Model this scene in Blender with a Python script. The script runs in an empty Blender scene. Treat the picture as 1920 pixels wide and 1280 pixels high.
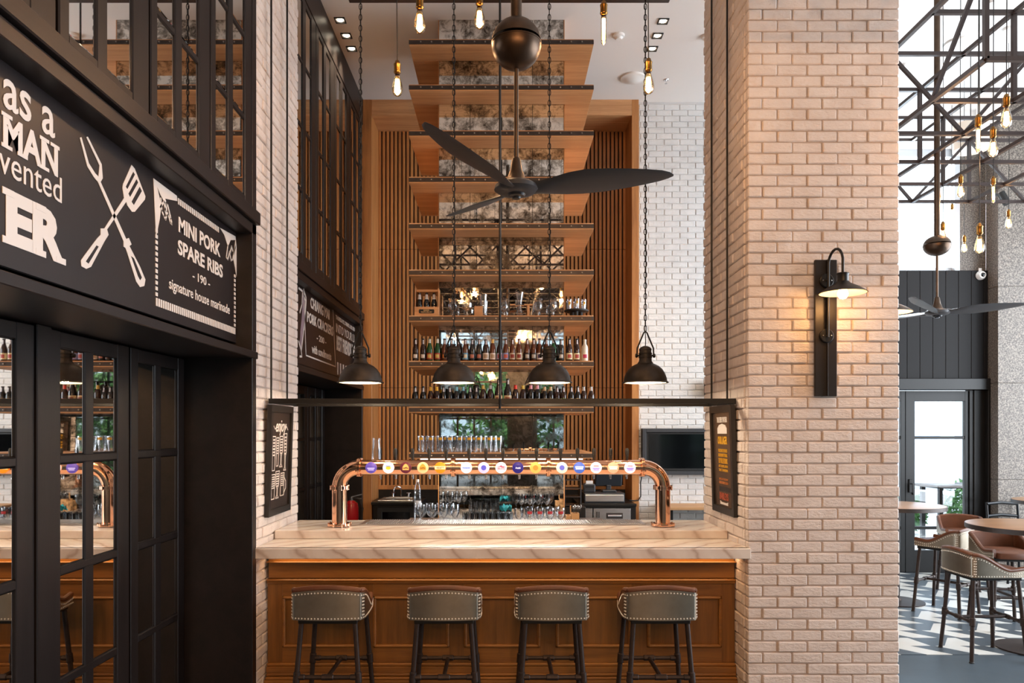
import bpy, math, random
from mathutils import Vector, Matrix
random.seed(7)
S = bpy.context.scene
COL = S.collection
PI = math.pi
EYE = 1.9          # camera height
F = 1420.0         # focal length in pixels of the 1920 px wide frame

# ------------------------------------------------------------------ camera
cd = bpy.data.cameras.new('camera')
cam = bpy.data.objects.new('camera', cd)
COL.objects.link(cam)
cam.location = (0, 0, EYE)
cam.rotation_euler = (PI / 2, 0, 0)
cd.sensor_width = 36
cd.lens = F * 36 / 1920
cd.shift_x = 15 / 1920
cd.shift_y = 169 / 1920
cd.clip_start = 0.05
cd.clip_end = 200
S.camera = cam
S.view_settings.view_transform = 'Standard'
S.view_settings.look = 'None'
S.view_settings.gamma = 1
S.view_settings.use_curve_mapping = False
S.view_settings.exposure = 0.1

# ------------------------------------------------------------------ daylight and lights
W = bpy.data.worlds.new('sky')
S.world = W
W.use_nodes = True
wb = W.node_tree.nodes['Background']
wb.inputs[0].default_value = (0.88, 0.94, 1.0, 1)
wb.inputs[1].default_value = 4.5


def light(name, kind, loc, power, col, rot=(0, 0, 0), **kw):
    l = bpy.data.lights.new(name, kind)
    l.energy = power
    l.color = col
    for k, v in kw.items():
        setattr(l, k, v)
    o = bpy.data.objects.new(name, l)
    o.location = loc
    o.rotation_euler = rot
    COL.objects.link(o)
    return o


def aim(o, target):
    d = Vector(target) - Vector(o.location)
    o.rotation_euler = d.to_track_quat('-Z', 'Y').to_euler()


WARM = (1.0, 0.66, 0.40)
SOFT = (1.0, 0.80, 0.62)
DAY = (0.84, 0.92, 1.0)
sun = light('sun', 'SUN', (6, 20, 15), 4.0, (1.0, 0.95, 0.86), angle=0.01)
sun.rotation_euler = Vector((-0.24, -0.45, -0.86)).to_track_quat('-Z', 'Y').to_euler()
# daylight through the tall windows of the right-hand wall and of the rear wall
o = light('daylight_right', 'AREA', (9.05, 5.6, 2.9), 760, DAY, shape='RECTANGLE', size=7.0, size_y=4.6)
aim(o, (0, 5.6, 2.7))
o = light('daylight_rear', 'AREA', (5.7, 10.5, 4.9), 260, DAY, shape='RECTANGLE', size=1.8, size_y=1.5)
aim(o, (5.4, 0, 2.5))

# ------------------------------------------------------------------ mesh helpers


def lin(c):
    if isinstance(c, str):
        c = tuple(int(c[i:i + 2], 16) / 255 for i in (0, 2, 4))
        c = tuple(x / 12.92 if x <= 0.04045 else ((x + 0.055) / 1.055) ** 2.4 for x in c)
    return tuple(c[:3]) + (1,)


class MB:
    def __init__(s):
        s.v, s.f, s.m, s.mi = [], [], [], 0

    def add(s, vs, fs):
        n = len(s.v)
        s.v += [tuple(v) for v in vs]
        s.f += [tuple(i + n for i in f) for f in fs]
        s.m += [s.mi] * len(fs)
        return s

    def box(s, x0, x1, y0, y1, z0, z1, c=0.0):
        return s.obox(((x0 + x1) / 2, (y0 + y1) / 2, (z0 + z1) / 2), (1, 0, 0), (0, 1, 0), (0, 0, 1),
                      abs(x1 - x0) / 2, abs(y1 - y0) / 2, abs(z1 - z0) / 2, c)

    def obox(s, ctr, ax, ay, az, hx, hy, hz, c=0.0):
        ctr, ax, ay, az = Vector(ctr), Vector(ax), Vector(ay), Vector(az)
        if c <= 0:
            vs = [ctr + ax * (hx * i) + ay * (hy * j) + az * (hz * k) for k in (-1, 1) for j in (-1, 1) for i in (-1, 1)]
            return s.add(vs, [(0, 2, 3, 1), (4, 5, 7, 6), (0, 1, 5, 4), (2, 6, 7, 3), (0, 4, 6, 2), (1, 3, 7, 5)])
        c = min(c, hx * 0.9, hy * 0.9, hz * 0.9)
        vs, idx = [], {}
        for k in (-1, 1):
            for j in (-1, 1):
                for i in (-1, 1):
                    for a in range(3):
                        p = [hx * i, hy * j, hz * k]
                        q = [i, j, k]
                        for b in range(3):
                            if b != a:
                                p[b] -= c * q[b]
                        idx[(i, j, k, a)] = len(vs)
                        vs.append(ctr + ax * p[0] + ay * p[1] + az * p[2])
        fs = []
        for a in range(3):
            b, d = (a + 1) % 3, (a + 2) % 3
            for sg in (-1, 1):
                q = []
                for (u, w) in ((-1, -1), (1, -1), (1, 1), (-1, 1)):
                    t = [0, 0, 0]
                    t[a], t[b], t[d] = sg, u, w
                    q.append(idx[(t[0], t[1], t[2], a)])
                fs.append(tuple(q if sg > 0 else q[::-1]))
            # edges along axis a: between faces b and d
            for u in (-1, 1):
                for w in (-1, 1):
                    t0, t1 = [0, 0, 0], [0, 0, 0]
                    t0[a], t0[b], t0[d] = -1, u, w
                    t1[a], t1[b], t1[d] = 1, u, w
                    q = [idx[(*t0, b)], idx[(*t1, b)], idx[(*t1, d)], idx[(*t0, d)]]
                    fs.append(tuple(q if u * w < 0 else q[::-1]))
        for k in (-1, 1):
            for j in (-1, 1):
                for i in (-1, 1):
                    q = [idx[(i, j, k, 0)], idx[(i, j, k, 1)], idx[(i, j, k, 2)]]
                    fs.append(tuple(q if i * j * k > 0 else q[::-1]))
        return s.add(vs, fs)

    def bar(s, p0, p1, w, h, up=(0, 0, 1), c=0.0):
        p0, p1 = Vector(p0), Vector(p1)
        d = p1 - p0
        L = d.length
        d.normalize()
        up = Vector(up)
        if abs(d.dot(up)) > 0.99:
            up = Vector((0, 1, 0))
        sx = d.cross(up).normalized()
        u = sx.cross(d).normalized()
        return s.obox((p0 + p1) / 2, sx, d, u, w / 2, L / 2, h / 2, c)

    def tube(s, pts, r, n=10, closed=False, cap=True):
        pts = [Vector(p) for p in pts]
        N = len(pts)
        rs = r if isinstance(r, (list, tuple)) else [r] * N
        tang = []
        for i in range(N):
            a = pts[(i - 1) % N] if (closed or i > 0) else pts[i]
            b = pts[(i + 1) % N] if (closed or i < N - 1) else pts[i]
            t = (b - a)
            tang.append(t.normalized() if t.length > 1e-9 else Vector((0, 0, 1)))
        t0 = tang[0]
        ref = Vector((0, 0, 1)) if abs(t0.z) < 0.9 else Vector((1, 0, 0))
        nrm = t0.cross(ref).normalized()
        vs = []
        for i in range(N):
            if i:
                q = tang[i - 1].rotation_difference(tang[i])
                nrm = q @ nrm
            bn = tang[i].cross(nrm).normalized()
            for k in range(n):
                a = 2 * PI * k / n
                vs.append(pts[i] + (nrm * math.cos(a) + bn * math.sin(a)) * rs[i])
        fs = []
        for i in range(N if closed else N - 1):
            j = (i + 1) % N
            for k in range(n):
                l = (k + 1) % n
                fs.append((i * n + k, i * n + l, j * n + l, j * n + k))
        if cap and not closed:
            fs.append(tuple(range(n))[::-1])
            fs.append(tuple((N - 1) * n + k for k in range(n)))
        return s.add(vs, fs)

    def lathe(s, prof, ctr=(0, 0, 0), n=24, axis=(0, 0, 1), a0=0.0, a1=None):
        """profile of (radius, height) turned about an axis"""
        ctr, ax = Vector(ctr), Vector(axis).normalized()
        q = Vector((0, 0, 1)).rotation_difference(ax)
        full = a1 is None
        m = n if full else n + 1
        vs, rows = [], []
        for (r, z) in prof:
            if r < 1e-6 and full:
                rows.append([len(vs)])
                vs.append(ctr + q @ Vector((0, 0, z)))
            else:
                row = []
                for k in range(m):
                    a = 2 * PI * k / n if full else a0 + (a1 - a0) * k / n
                    row.append(len(vs))
                    vs.append(ctr + q @ Vector((r * math.cos(a), r * math.sin(a), z)))
                rows.append(row)
        fs = []
        for a, b in zip(rows, rows[1:]):
            for k in range(m if full else m - 1):
                l = (k + 1) % m
                if len(a) == 1 and len(b) == 1:
                    continue
                if len(a) == 1:
                    fs.append((a[0], b[l], b[k]))
                elif len(b) == 1:
                    fs.append((a[k], a[l], b[0]))
                else:
                    fs.append((a[k], a[l], b[l], b[k]))
        return s.add(vs, fs)

    def cyl(s, p0, p1, r, n=16, r1=None):
        p0, p1 = Vector(p0), Vector(p1)
        L = (p1 - p0).length
        r1 = r if r1 is None else r1
        return s.lathe([(0, 0), (r, 0), (r1, L), (0, L)], p0, n, p1 - p0)

    def ball(s, ctr, r, n=12, sz=1.0):
        k = max(4, n // 2)
        return s.lathe([(r * math.sin(PI * i / k), -r * sz * math.cos(PI * i / k)) for i in range(k + 1)], ctr, n)

    def poly(s, pts, fr, w0=0.0, w1=0.002):
        """flat outline (u, v) on a frame, given a thickness"""
        O, U, V, Wv = fr
        area = sum(a[0] * b[1] - b[0] * a[1] for a, b in zip(pts, pts[1:] + pts[:1]))
        if area < 0:
            pts = pts[::-1]
        n = len(pts)
        vs = [O + U * u + V * v + Wv * w for w in (w0, w1) for (u, v) in pts]
        fs = [tuple(range(n))[::-1], tuple(range(n, 2 * n))]
        fs += [(i, (i + 1) % n, n + (i + 1) % n, n + i) for i in range(n)]
        return s.add(vs, fs)

    def ribbon(s, pts, fr, w, t=0.002, closed=False):
        """a line of width w drawn on a frame"""
        n = len(pts)
        for i in range(n if closed else n - 1):
            a, b = Vector(pts[i]), Vector(pts[(i + 1) % n])
            d = b - a
            if d.length < 1e-6:
                continue
            d.normalize()
            q = Vector((-d.y, d.x)) * (w / 2)
            e = d * (w * 0.35)
            a, b = a - e, b + e
            s.poly([tuple(a - q), tuple(b - q), tuple(b + q), tuple(a + q)], fr, 0, t)
        return s

    def text(s, txt, fr, u0, u1, v0, v1, t=0.003, bold=0.0, shear=0.0):
        vs, fs, bb = text_mesh(txt, bold, shear)
        O, U, V, Wv = fr
        x0, x1, y0, y1 = bb
        out = []
        for (x, y, z) in vs:
            u = u0 + (x - x0) / (x1 - x0) * (u1 - u0)
            v = v0 + (y - y0) / (y1 - y0) * (v1 - v0)
            out.append(O + U * u + V * v + Wv * (t if z > 0 else 0))
        return s.add(out, fs)

    def build(s, name, mats, parent=None, smooth=True, loc=None, angle=0.6):
        if not isinstance(mats, (list, tuple)):
            mats = [mats]
        if parent is not None:
            off = world_loc(parent)
        elif loc is not None:
            off = Vector(loc)
        else:
            xs = [v[0] for v in s.v]
            ys = [v[1] for v in s.v]
            zs = [v[2] for v in s.v]
            off = Vector(((min(xs) + max(xs)) / 2, (min(ys) + max(ys)) / 2, min(zs)))
        me = bpy.data.meshes.new(name)
        me.from_pydata([(v[0] - off[0], v[1] - off[1], v[2] - off[2]) for v in s.v], [], s.f)
        for m in mats:
            me.materials.append(m)
        if len(mats) > 1:
            me.polygons.foreach_set('material_index', s.m)
        if smooth:
            me.polygons.foreach_set('use_smooth', [True] * len(me.polygons))
            me.set_sharp_from_angle(angle=angle)
        me.update()
        o = bpy.data.objects.new(name, me)
        COL.objects.link(o)
        if parent is not None:
            o.parent = parent
        else:
            o.location = off
        return o


def world_loc(o):
    v = Vector((0, 0, 0))
    while o is not None:
        v = v + Vector(o.location)
        o = o.parent
    return v


_tc = {}


def text_mesh(txt, bold, shear):
    k = (txt, bold, shear)
    if k not in _tc:
        c = bpy.data.curves.new('writing', 'FONT')
        c.body = txt
        c.size = 1
        c.offset = bold
        c.shear = shear
        c.extrude = 0.05
        c.resolution_u = 3
        o = bpy.data.objects.new('writing', c)
        COL.objects.link(o)
        dg = bpy.context.evaluated_depsgraph_get()
        me = bpy.data.meshes.new_from_object(o.evaluated_get(dg))
        vs = [tuple(v.co) for v in me.vertices]
        fs = [tuple(p.vertices) for p in me.polygons]
        bpy.data.objects.remove(o)
        bpy.data.curves.remove(c)
        bpy.data.meshes.remove(me)
        xs = [v[0] for v in vs]
        ys = [v[1] for v in vs]
        _tc[k] = (vs, fs, (min(xs), max(xs), min(ys), max(ys)))
    return _tc[k]


def tag(o, label=None, cat=None, group=None, kind=None):
    if label:
        o['label'] = label
    if cat:
        o['category'] = cat
    if group:
        o['group'] = group
    if kind:
        o['kind'] = kind
    return o


def thing(name, label, cat, loc=(0, 0, 0), group=None, kind=None):
    o = bpy.data.objects.new(name, None)
    o.empty_display_size = 0.1
    o.location = loc
    COL.objects.link(o)
    return tag(o, label, cat, group, kind)




def dup(root, loc, rotz=0.0, label=None, group=None):
    r = root.copy()
    COL.objects.link(r)
    r.location = loc
    r.rotation_euler = (0, 0, rotz)
    tag(r, label, None, group)
    for ch in list(root.children):
        c = ch.copy()
        COL.objects.link(c)
        c.parent = r
        for g in list(ch.children):
            d = g.copy()
            COL.objects.link(d)
            d.parent = c
    return r


def frame(O, U, V):
    O, U, V = Vector(O), Vector(U), Vector(V)
    return (O, U, V, U.cross(V))


def nth(i):
    return ['first', 'second', 'third', 'fourth', 'fifth', 'sixth', 'seventh', 'eighth', 'ninth', 'tenth', 'eleventh', 'twelfth',
            'thirteenth', 'fourteenth', 'fifteenth', 'sixteenth', 'seventeenth', 'eighteenth', 'nineteenth', 'twentieth',
            'twenty-first', 'twenty-second', 'twenty-third', 'twenty-fourth', 'twenty-fifth', 'twenty-sixth', 'twenty-seventh',
            'twenty-eighth'][i]


def X_(px, y):
    return (px - 945) / F * y


def Z_(py, y):
    return EYE + (809 - py) / F * y


# ------------------------------------------------------------------ materials


def newmat(name):
    m = bpy.data.materials.new(name)
    m.use_nodes = True
    nt = m.node_tree
    return m, nt, nt.nodes['Principled BSDF']


def coords(nt, scale=(1, 1, 1), rot=(0, 0, 0)):
    tc = nt.nodes.new('ShaderNodeTexCoord')
    mp = nt.nodes.new('ShaderNodeMapping')
    mp.inputs['Scale'].default_value = scale
    mp.inputs['Rotation'].default_value = rot
    nt.links.new(tc.outputs['Object'], mp.inputs['Vector'])
    return mp.outputs[0]


def noise(nt, vec, scale, detail=4, rough=0.6, dist=0.0):
    n = nt.nodes.new('ShaderNodeTexNoise')
    n.inputs['Scale'].default_value = scale
    n.inputs['Detail'].default_value = detail
    n.inputs['Roughness'].default_value = rough
    n.inputs['Distortion'].default_value = dist
    nt.links.new(vec, n.inputs['Vector'])
    return n.outputs['Fac']


def ramp(nt, fac, stops):
    r = nt.nodes.new('ShaderNodeValToRGB')
    e = r.color_ramp.elements
    while len(e) < len(stops):
        e.new(0.5)
    for el, (p, c) in zip(e, stops):
        el.position = p
        el.color = lin(c)
    nt.links.new(fac, r.inputs[0])
    return r.outputs[0]


def bump(nt, b, h, strength, dist=0.01):
    n = nt.nodes.new('ShaderNodeBump')
    n.inputs['Strength'].default_value = strength
    n.inputs['Distance'].default_value = dist
    nt.links.new(h, n.inputs['Height'])
    nt.links.new(n.outputs[0], b.inputs['Normal'])


def P(name, col, rough=0.5, metal=0.0, var=0.0, vscale=8.0, bmp=0.0, bscale=40.0, spec=0.5, emit=None, es=0.0, stretch=(1, 1, 1)):
    m, nt, b = newmat(name)
    c = lin(col)
    b.inputs['Base Color'].default_value = c
    b.inputs['Roughness'].default_value = rough
    b.inputs['Metallic'].default_value = metal
    b.inputs['Specular IOR Level'].default_value = spec
    if emit is not None:
        b.inputs['Emission Color'].default_value = lin(emit)
        b.inputs['Emission Strength'].default_value = es
    if var or bmp:
        vec = coords(nt, stretch)
    if var:
        f = noise(nt, vec, vscale)
        lo = tuple(max(0, x * (1 - var)) for x in c[:3])
        hi = tuple(min(1, x * (1 + var)) for x in c[:3])
        nt.links.new(ramp(nt, f, [(0.3, lo), (0.7, hi)]), b.inputs['Base Color'])
    if bmp:
        bump(nt, b, noise(nt, vec, bscale, 5), bmp, 0.004)
    return m


def wood(name, dark, light_, axis=0, rough=0.45, scale=14.0, bmp=0.1, spec=0.5):
    """fine straight grain along one axis"""
    m, nt, b = newmat(name)
    st = [1.0, 1.0, 1.0]
    st[axis] = 0.05
    vec = coords(nt, st)
    f1 = noise(nt, vec, scale, 6, 0.65, 0.6)
    f2 = noise(nt, vec, scale * 9, 3, 0.6)
    mx = nt.nodes.new('ShaderNodeMath')
    mx.operation = 'MULTIPLY_ADD'
    mx.inputs[1].default_value = 0.35
    nt.links.new(f2, mx.inputs[0])
    nt.links.new(f1, mx.inputs[2])
    nt.links.new(ramp(nt, mx.outputs[0], [(0.42, dark), (0.92, light_)]), b.inputs['Base Color'])
    b.inputs['Roughness'].default_value = rough
    b.inputs['Specular IOR Level'].default_value = spec
    if bmp:
        bump(nt, b, f2, bmp, 0.002)
    return m


def tglass(name, tint=(1, 1, 1), gloss=0.10, rough=0.01, edge=0.6):
    """clear glass: see-through in the middle, reflecting towards its edges"""
    m, nt, b = newmat(name)
    nt.nodes.remove(b)
    out = nt.nodes['Material Output']
    tr = nt.nodes.new('ShaderNodeBsdfTransparent')
    tr.inputs[0].default_value = lin(tint)
    gl = nt.nodes.new('ShaderNodeBsdfGlossy')
    gl.inputs['Roughness'].default_value = rough
    gl.inputs[0].default_value = (0.95, 0.97, 1, 1)
    lw = nt.nodes.new('ShaderNodeFresnel')
    lw.inputs[0].default_value = 1.5
    ma = nt.nodes.new('ShaderNodeMath')
    ma.operation = 'MULTIPLY_ADD'
    ma.use_clamp = True
    ma.inputs[1].default_value = edge * 1.6
    ma.inputs[2].default_value = gloss
    nt.links.new(lw.outputs[0], ma.inputs[0])
    mx = nt.nodes.new('ShaderNodeMixShader')
    nt.links.new(ma.outputs[0], mx.inputs[0])
    nt.links.new(tr.outputs[0], mx.inputs[1])
    nt.links.new(gl.outputs[0], mx.inputs[2])
    nt.links.new(mx.outputs[0], out.inputs[0])
    return m


def mirror_old(name):
    m, nt, b = newmat(name)
    vec = coords(nt)
    f = noise(nt, vec, 12.0, 9, 0.74, 0.4)
    g = noise(nt, vec, 2.2, 3, 0.5)
    ad = nt.nodes.new('ShaderNodeMath')
    ad.operation = 'MULTIPLY_ADD'
    ad.inputs[1].default_value = 0.5
    nt.links.new(g, ad.inputs[0])
    nt.links.new(f, ad.inputs[2])
    nt.links.new(ramp(nt, ad.outputs[0], [(0.58, (0.07, 0.058, 0.048)), (0.70, (0.36, 0.34, 0.31)), (0.82, (0.84, 0.83, 0.80))]), b.inputs['Base Color'])
    nt.links.new(ramp(nt, ad.outputs[0], [(0.60, (0.16,) * 3), (0.70, (0.03,) * 3), (0.80, (0.006,) * 3)]), b.inputs['Roughness'])
    b.inputs['Metallic'].default_value = 1.0
    return m


def marble(name):
    m, nt, b = newmat(name)
    vec = coords(nt, (1.0, 1.0, 1.0), (0.0, 0.75, 0.7))
    f = noise(nt, vec, 3.2, 8, 0.6, 2.2)
    w = nt.nodes.new('ShaderNodeTexWave')
    w.inputs['Scale'].default_value = 2.1
    w.inputs['Distortion'].default_value = 3.2
    w.inputs['Detail'].default_value = 5
    w.inputs['Detail Scale'].default_value = 1.6
    nt.links.new(vec, w.inputs['Vector'])
    ad = nt.nodes.new('ShaderNodeMath')
    ad.operation = 'MULTIPLY'
    nt.links.new(f, ad.inputs[0])
    nt.links.new(w.outputs['Fac'], ad.inputs[1])
    nt.links.new(ramp(nt, ad.outputs[0], [(0.0, 'bcaa9d'), (0.015, 'cfc1b7'), (0.07, 'dbd0c7'), (0.3, 'ddd3ca'), (0.5, 'e3dbd3')]), b.inputs['Base Color'])
    b.inputs['Roughness'].default_value = 0.18
    return m


def emis(name, col, st):
    m, nt, b = newmat(name)
    b.inputs['Base Color'].default_value = lin(col)
    b.inputs['Emission Color'].default_value = lin(col)
    b.inputs['Emission Strength'].default_value = st
    b.inputs['Roughness'].default_value = 0.3
    return m


def brickmat(name, a, b_):
    m, nt, b = newmat(name)
    vec = coords(nt)
    f = noise(nt, vec, 5.0, 5)
    nt.links.new(ramp(nt, f, [(0.35, a), (0.65, b_)]), b.inputs['Base Color'])
    b.inputs['Roughness'].default_value = 0.62
    g = noise(nt, coords(nt, (1, 1, 2.2)), 26.0, 6, 0.65)
    bump(nt, b, g, 0.7, 0.014)
    return m


def granite(name):
    m, nt, b = newmat(name)
    vec = coords(nt)
    f = noise(nt, vec, 55.0, 3, 0.8)
    nt.links.new(ramp(nt, f, [(0.38, '3a332e'), (0.50, '655c54'), (0.62, '8c8277')]), b.inputs['Base Color'])
    b.inputs['Roughness'].default_value = 0.45
    return m


def tilefloor(name):
    """dark and white parallelograms and triangles in rows"""
    m, nt, b = newmat(name)
    tc = nt.nodes.new('ShaderNodeTexCoord')
    sp = nt.nodes.new('ShaderNodeSeparateXYZ')
    nt.links.new(tc.outputs['Object'], sp.inputs[0])

    def mth(op, a, b2=None):
        n = nt.nodes.new('ShaderNodeMath')
        n.operation = op
        for i, x in enumerate((a, b2)):
            if x is None:
                continue
            if isinstance(x, (int, float)):
                n.inputs[i].default_value = x
            else:
                nt.links.new(x, n.inputs[i])
        return n.outputs[0]
    u = mth('DIVIDE', sp.outputs[0], 0.44)
    v = mth('DIVIDE', sp.outputs[1], 0.26)
    row = mth('FLOOR', v)
    fv = mth('SUBTRACT', v, row)
    par = mth('MODULO', mth('ABSOLUTE', row), 2)
    sh = mth('ADD', u, mth('MULTIPLY', fv, mth('ADD', 0.5, mth('MULTIPLY', par, -0.9))))
    sh = mth('ADD', sh, mth('MULTIPLY', row, 0.31))
    fu = mth('SUBTRACT', sh, mth('FLOOR', sh))
    big = mth('LESS_THAN', fu, mth('ADD', 0.5, mth('MULTIPLY', par, mth('SUBTRACT', mth('MULTIPLY', fv, -0.55), -0.22))))
    mx = nt.nodes.new('ShaderNodeMix')
    mx.data_type = 'RGBA'
    mx.inputs[6].default_value = lin('454e56')
    mx.inputs[7].default_value = lin('cfcfca')
    nt.links.new(big, mx.inputs[0])
    nt.links.new(mx.outputs[2], b.inputs['Base Color'])
    b.inputs['Roughness'].default_value = 0.35
    return m


BRICK = brickmat('painted brick', 'd8cbc3', 'e4d9d2')
MORTAR = P('painted mortar', 'baaca3', 0.8, bmp=0.3)  # same paint as the bricks, toned darker to stand for shade in the joints
BRICKW = brickmat('white painted brick', 'd9d9d8', 'e4e4e3')
MORTARW = P('white painted mortar', 'd6d6d6', 0.8)
DARKW = wood('ebony stained timber', '0e0a0a', '1d1615', 2, 0.42, 10, 0.05, 0.36)
DARKH = wood('ebony stained timber lengthwise', '0f0b0b', '211817', 1, 0.42, 10, 0.05, 0.36)
BLACKW = P('black lacquered timber', '0e0b0a', 0.4, var=0.2)
SIGNM = P('sign board', '1b1416', 0.38, var=0.12, vscale=2)
WHITEP = P('white sign paint', 'd8cfc8', 0.55)
PANE = P('smoked mirror pane', (0.84, 0.815, 0.78), 0.015, 1.0)
OAKX = wood('oak along x', 'ae784c', 'dca876', 0)
OAKZ = wood('oak upright', '945b2e', 'c98d52', 2)
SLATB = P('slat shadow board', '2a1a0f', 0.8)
BARX = wood('teak along x', '6e4820', '9e6b30', 0, 0.38)
BARZ = wood('teak upright', '64421b', '8f602a', 2, 0.38)
STEELD = P('blackened steel strip', '4a4442', 0.45, 0.8, var=0.15)
BOLT = P('bright bolt', 'b9b4ae', 0.3, 1.0)
BLACKM = P('black steel', '110f0e', 0.42, 0.2)
TRUSSM = P('dark brown painted steel', '3a302e', 0.4, 0.2)
LAMPM = P('aged black metal', '38322d', 0.48, 0.55, var=0.35, vscale=7)
ENAMEL = P('cream enamel', 'efe3c8', 0.4)
BRASS = P('aged brass', '85602f', 0.32, 1.0, var=0.25, vscale=30)
BRONZE = P('dark bronze', '56473b', 0.38, 0.85, var=0.25, vscale=9)
CHARC = P('charcoal fan blade', '34363b', 0.42)
CABLE = P('black flex', '14110f', 0.7)
COPPER = P('polished copper', (0.93, 0.52, 0.33), 0.10, 1.0)
MARBLE = marble('veined marble')
MIRROR = mirror_old('antiqued mirror')
CEILM = P('white ceiling paint', 'e6e3e0', 0.8)
CHROME = P('chrome', (0.8, 0.8, 0.82), 0.12, 1.0)
STEEL = P('brushed steel', (0.62, 0.63, 0.65), 0.28, 1.0, var=0.1, stretch=(1, 1, 20))
GUN = P('burnished steel shell', (0.39, 0.335, 0.265), 0.36, 1.0, var=0.16, vscale=5)
LEATHER = P('tan brown leather', '60361e', 0.42, var=0.25, vscale=6, bmp=0.15, bscale=120)
PIPE = P('rusty dark pipe', '372c28', 0.5, 0.5, var=0.3, vscale=25)
NAIL = P('nailhead', 'ece6dc', 0.3, 0.25)
GLASS = tglass('drinking glass', (1, 1, 1), 0.05, 0.01, 0.42)
WINDOW = tglass('window glass', (0.93, 0.96, 0.97), 0.05, 0.0, 0.5)
BLK = P('matt black', '121110', 0.6)
SCREEN = P('dark screen', '07090b', 0.08)
CONC = P('blue grey concrete', '3d4952', 0.42, var=0.2, vscale=1.6, bmp=0.05)
TILE = tilefloor('patterned tile')
GRAN = granite('speckled granite')
FILAMENT = emis('glowing filament', (1.0, 0.62, 0.25), 28)
BULBG = tglass('amber bulb glass', (1.0, 0.80, 0.52), 0.04, 0.02, 0.5)
SPOTE = emis('downlight lens', (1.0, 0.86, 0.66), 9)
# ------------------------------------------------------------------ the shell of the room
CEIL = 6.21
XL, XF, XD = -1.70, -1.83, -2.16      # near joinery face, far joinery face, door plane of the near joinery
YJ0, YJ1 = 5.20, 6.33                 # front and rear of the brick jambs
YP, YW = 9.83, 10.38                  # portal face, slatted wall
COURSE, BL = 0.0763, 0.206


def struct(mb, name, mats, label=None, parent=None, **kw):
    o = mb.build(name, mats, parent, **kw)
    if parent is None:
        o['kind'] = 'structure'
    if label:
        o['label'] = label
    return o


struct(MB().box(-2.6, 9.2, -7.2, 10.6, -0.12, 0), 'floor', CONC)
struct(MB().box(2.72, 9.0, 6.45, 10.2, 0.0, 0.004), 'floor', TILE, loc=(2.72, 6.45, 0))
struct(MB().box(-2.6, 9.2, -7.2, 10.6, CEIL, CEIL + 0.1), 'ceiling', CEILM)

# ---- brick work


def jit(a):
    return random.uniform(-a, a)


def brick_run(mb, O, U, Nn, length, n_courses, z0=0.0, depth=0.055, first=(1.0, 0.5), gap=0.008, dj=0.0045, end_extra=0.0):
    """running bond on a vertical plane through O along U, with outward normal Nn; first = length of the first brick of even and odd courses"""
    O, U, Nn = Vector(O), Vector(U), Vector(Nn)
    for k in range(n_courses):
        z = z0 + k * COURSE
        u = 0.0
        fst = first[k % 2]
        i = 0
        while u < length - 0.01:
            L = BL * fst if i == 0 else BL
            i += 1
            e = min(u + L, length)
            if length - e < 0.03:
                e = length
            d = jit(dj)
            ctr = O + U * ((u + e) / 2) + Nn * (0.012 - depth / 2 + d) + Vector((0, 0, z + COURSE / 2))
            mb.obox(ctr, U, Nn, Vector((0, 0, 1)), (e - u - gap) / 2 + jit(0.002), depth / 2, (COURSE - gap) / 2 + jit(0.0012), 0.0065)
            u = e
    return mb


NC = 81
# right-hand brick pier: front, bar side and room side
PX0, PX1 = 1.684, 2.713
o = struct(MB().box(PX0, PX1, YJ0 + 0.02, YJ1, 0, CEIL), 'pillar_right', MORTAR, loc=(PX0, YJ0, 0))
b = MB()
brick_run(b, (PX0 - 0.01, YJ0 + 0.02, 0), (1, 0, 0), (0, -1, 0), PX1 - PX0 + 0.02, NC, first=(0.5, 1.0), depth=0.06)
b.build('brick_facing', BRICK, o)
b = MB()
brick_run(b, (PX0, YJ0 + 0.07, 0), (0, 1, 0), (-1, 0, 0), YJ1 - YJ0 - 0.06, NC, first=(0.75, 0.25), depth=0.06)
b.build('brick_facing', BRICK, o)
b = MB()
brick_run(b, (PX1, YJ0 + 0.07, 0), (0, 1, 0), (1, 0, 0), YJ1 - YJ0 - 0.06, NC, first=(0.75, 0.25), depth=0.06)
brick_run(b, (PX0, YJ1, 0), (1, 0, 0), (0, 1, 0), PX1 - PX0, NC, first=(0.5, 1.0), depth=0.05)
b.build('brick_facing', BRICKW, o)
# left-hand brick jamb
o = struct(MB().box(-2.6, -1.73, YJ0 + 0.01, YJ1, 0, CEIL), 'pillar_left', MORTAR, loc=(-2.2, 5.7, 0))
b = MB()
brick_run(b, (-1.73, YJ0 + 0.01, 0), (0, 1, 0), (1, 0, 0), YJ1 - YJ0 - 0.02, NC, first=(0.4, 0.9), depth=0.06)
brick_run(b, (-1.75, YJ1, 0), (-1, 0, 0), (0, 1, 0), 0.1, NC, first=(1, 1), depth=0.05)
b.build('brick_facing', BRICK, o)
# white brick wall at the rear of the bar
o = struct(MB().box(1.75, 5.05, YP + 0.08, 10.55, 0, CEIL), 'wall_back', MORTARW, loc=(3.4, 9.9, 0))
b = MB()
brick_run(b, (1.76, YP + 0.08, 0), (1, 0, 0), (0, -1, 0), 3.27, 81, first=(0.6, 0.1), depth=0.05, dj=0.002, gap=0.008)
b.build('brick_facing', BRICKW, o)

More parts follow.
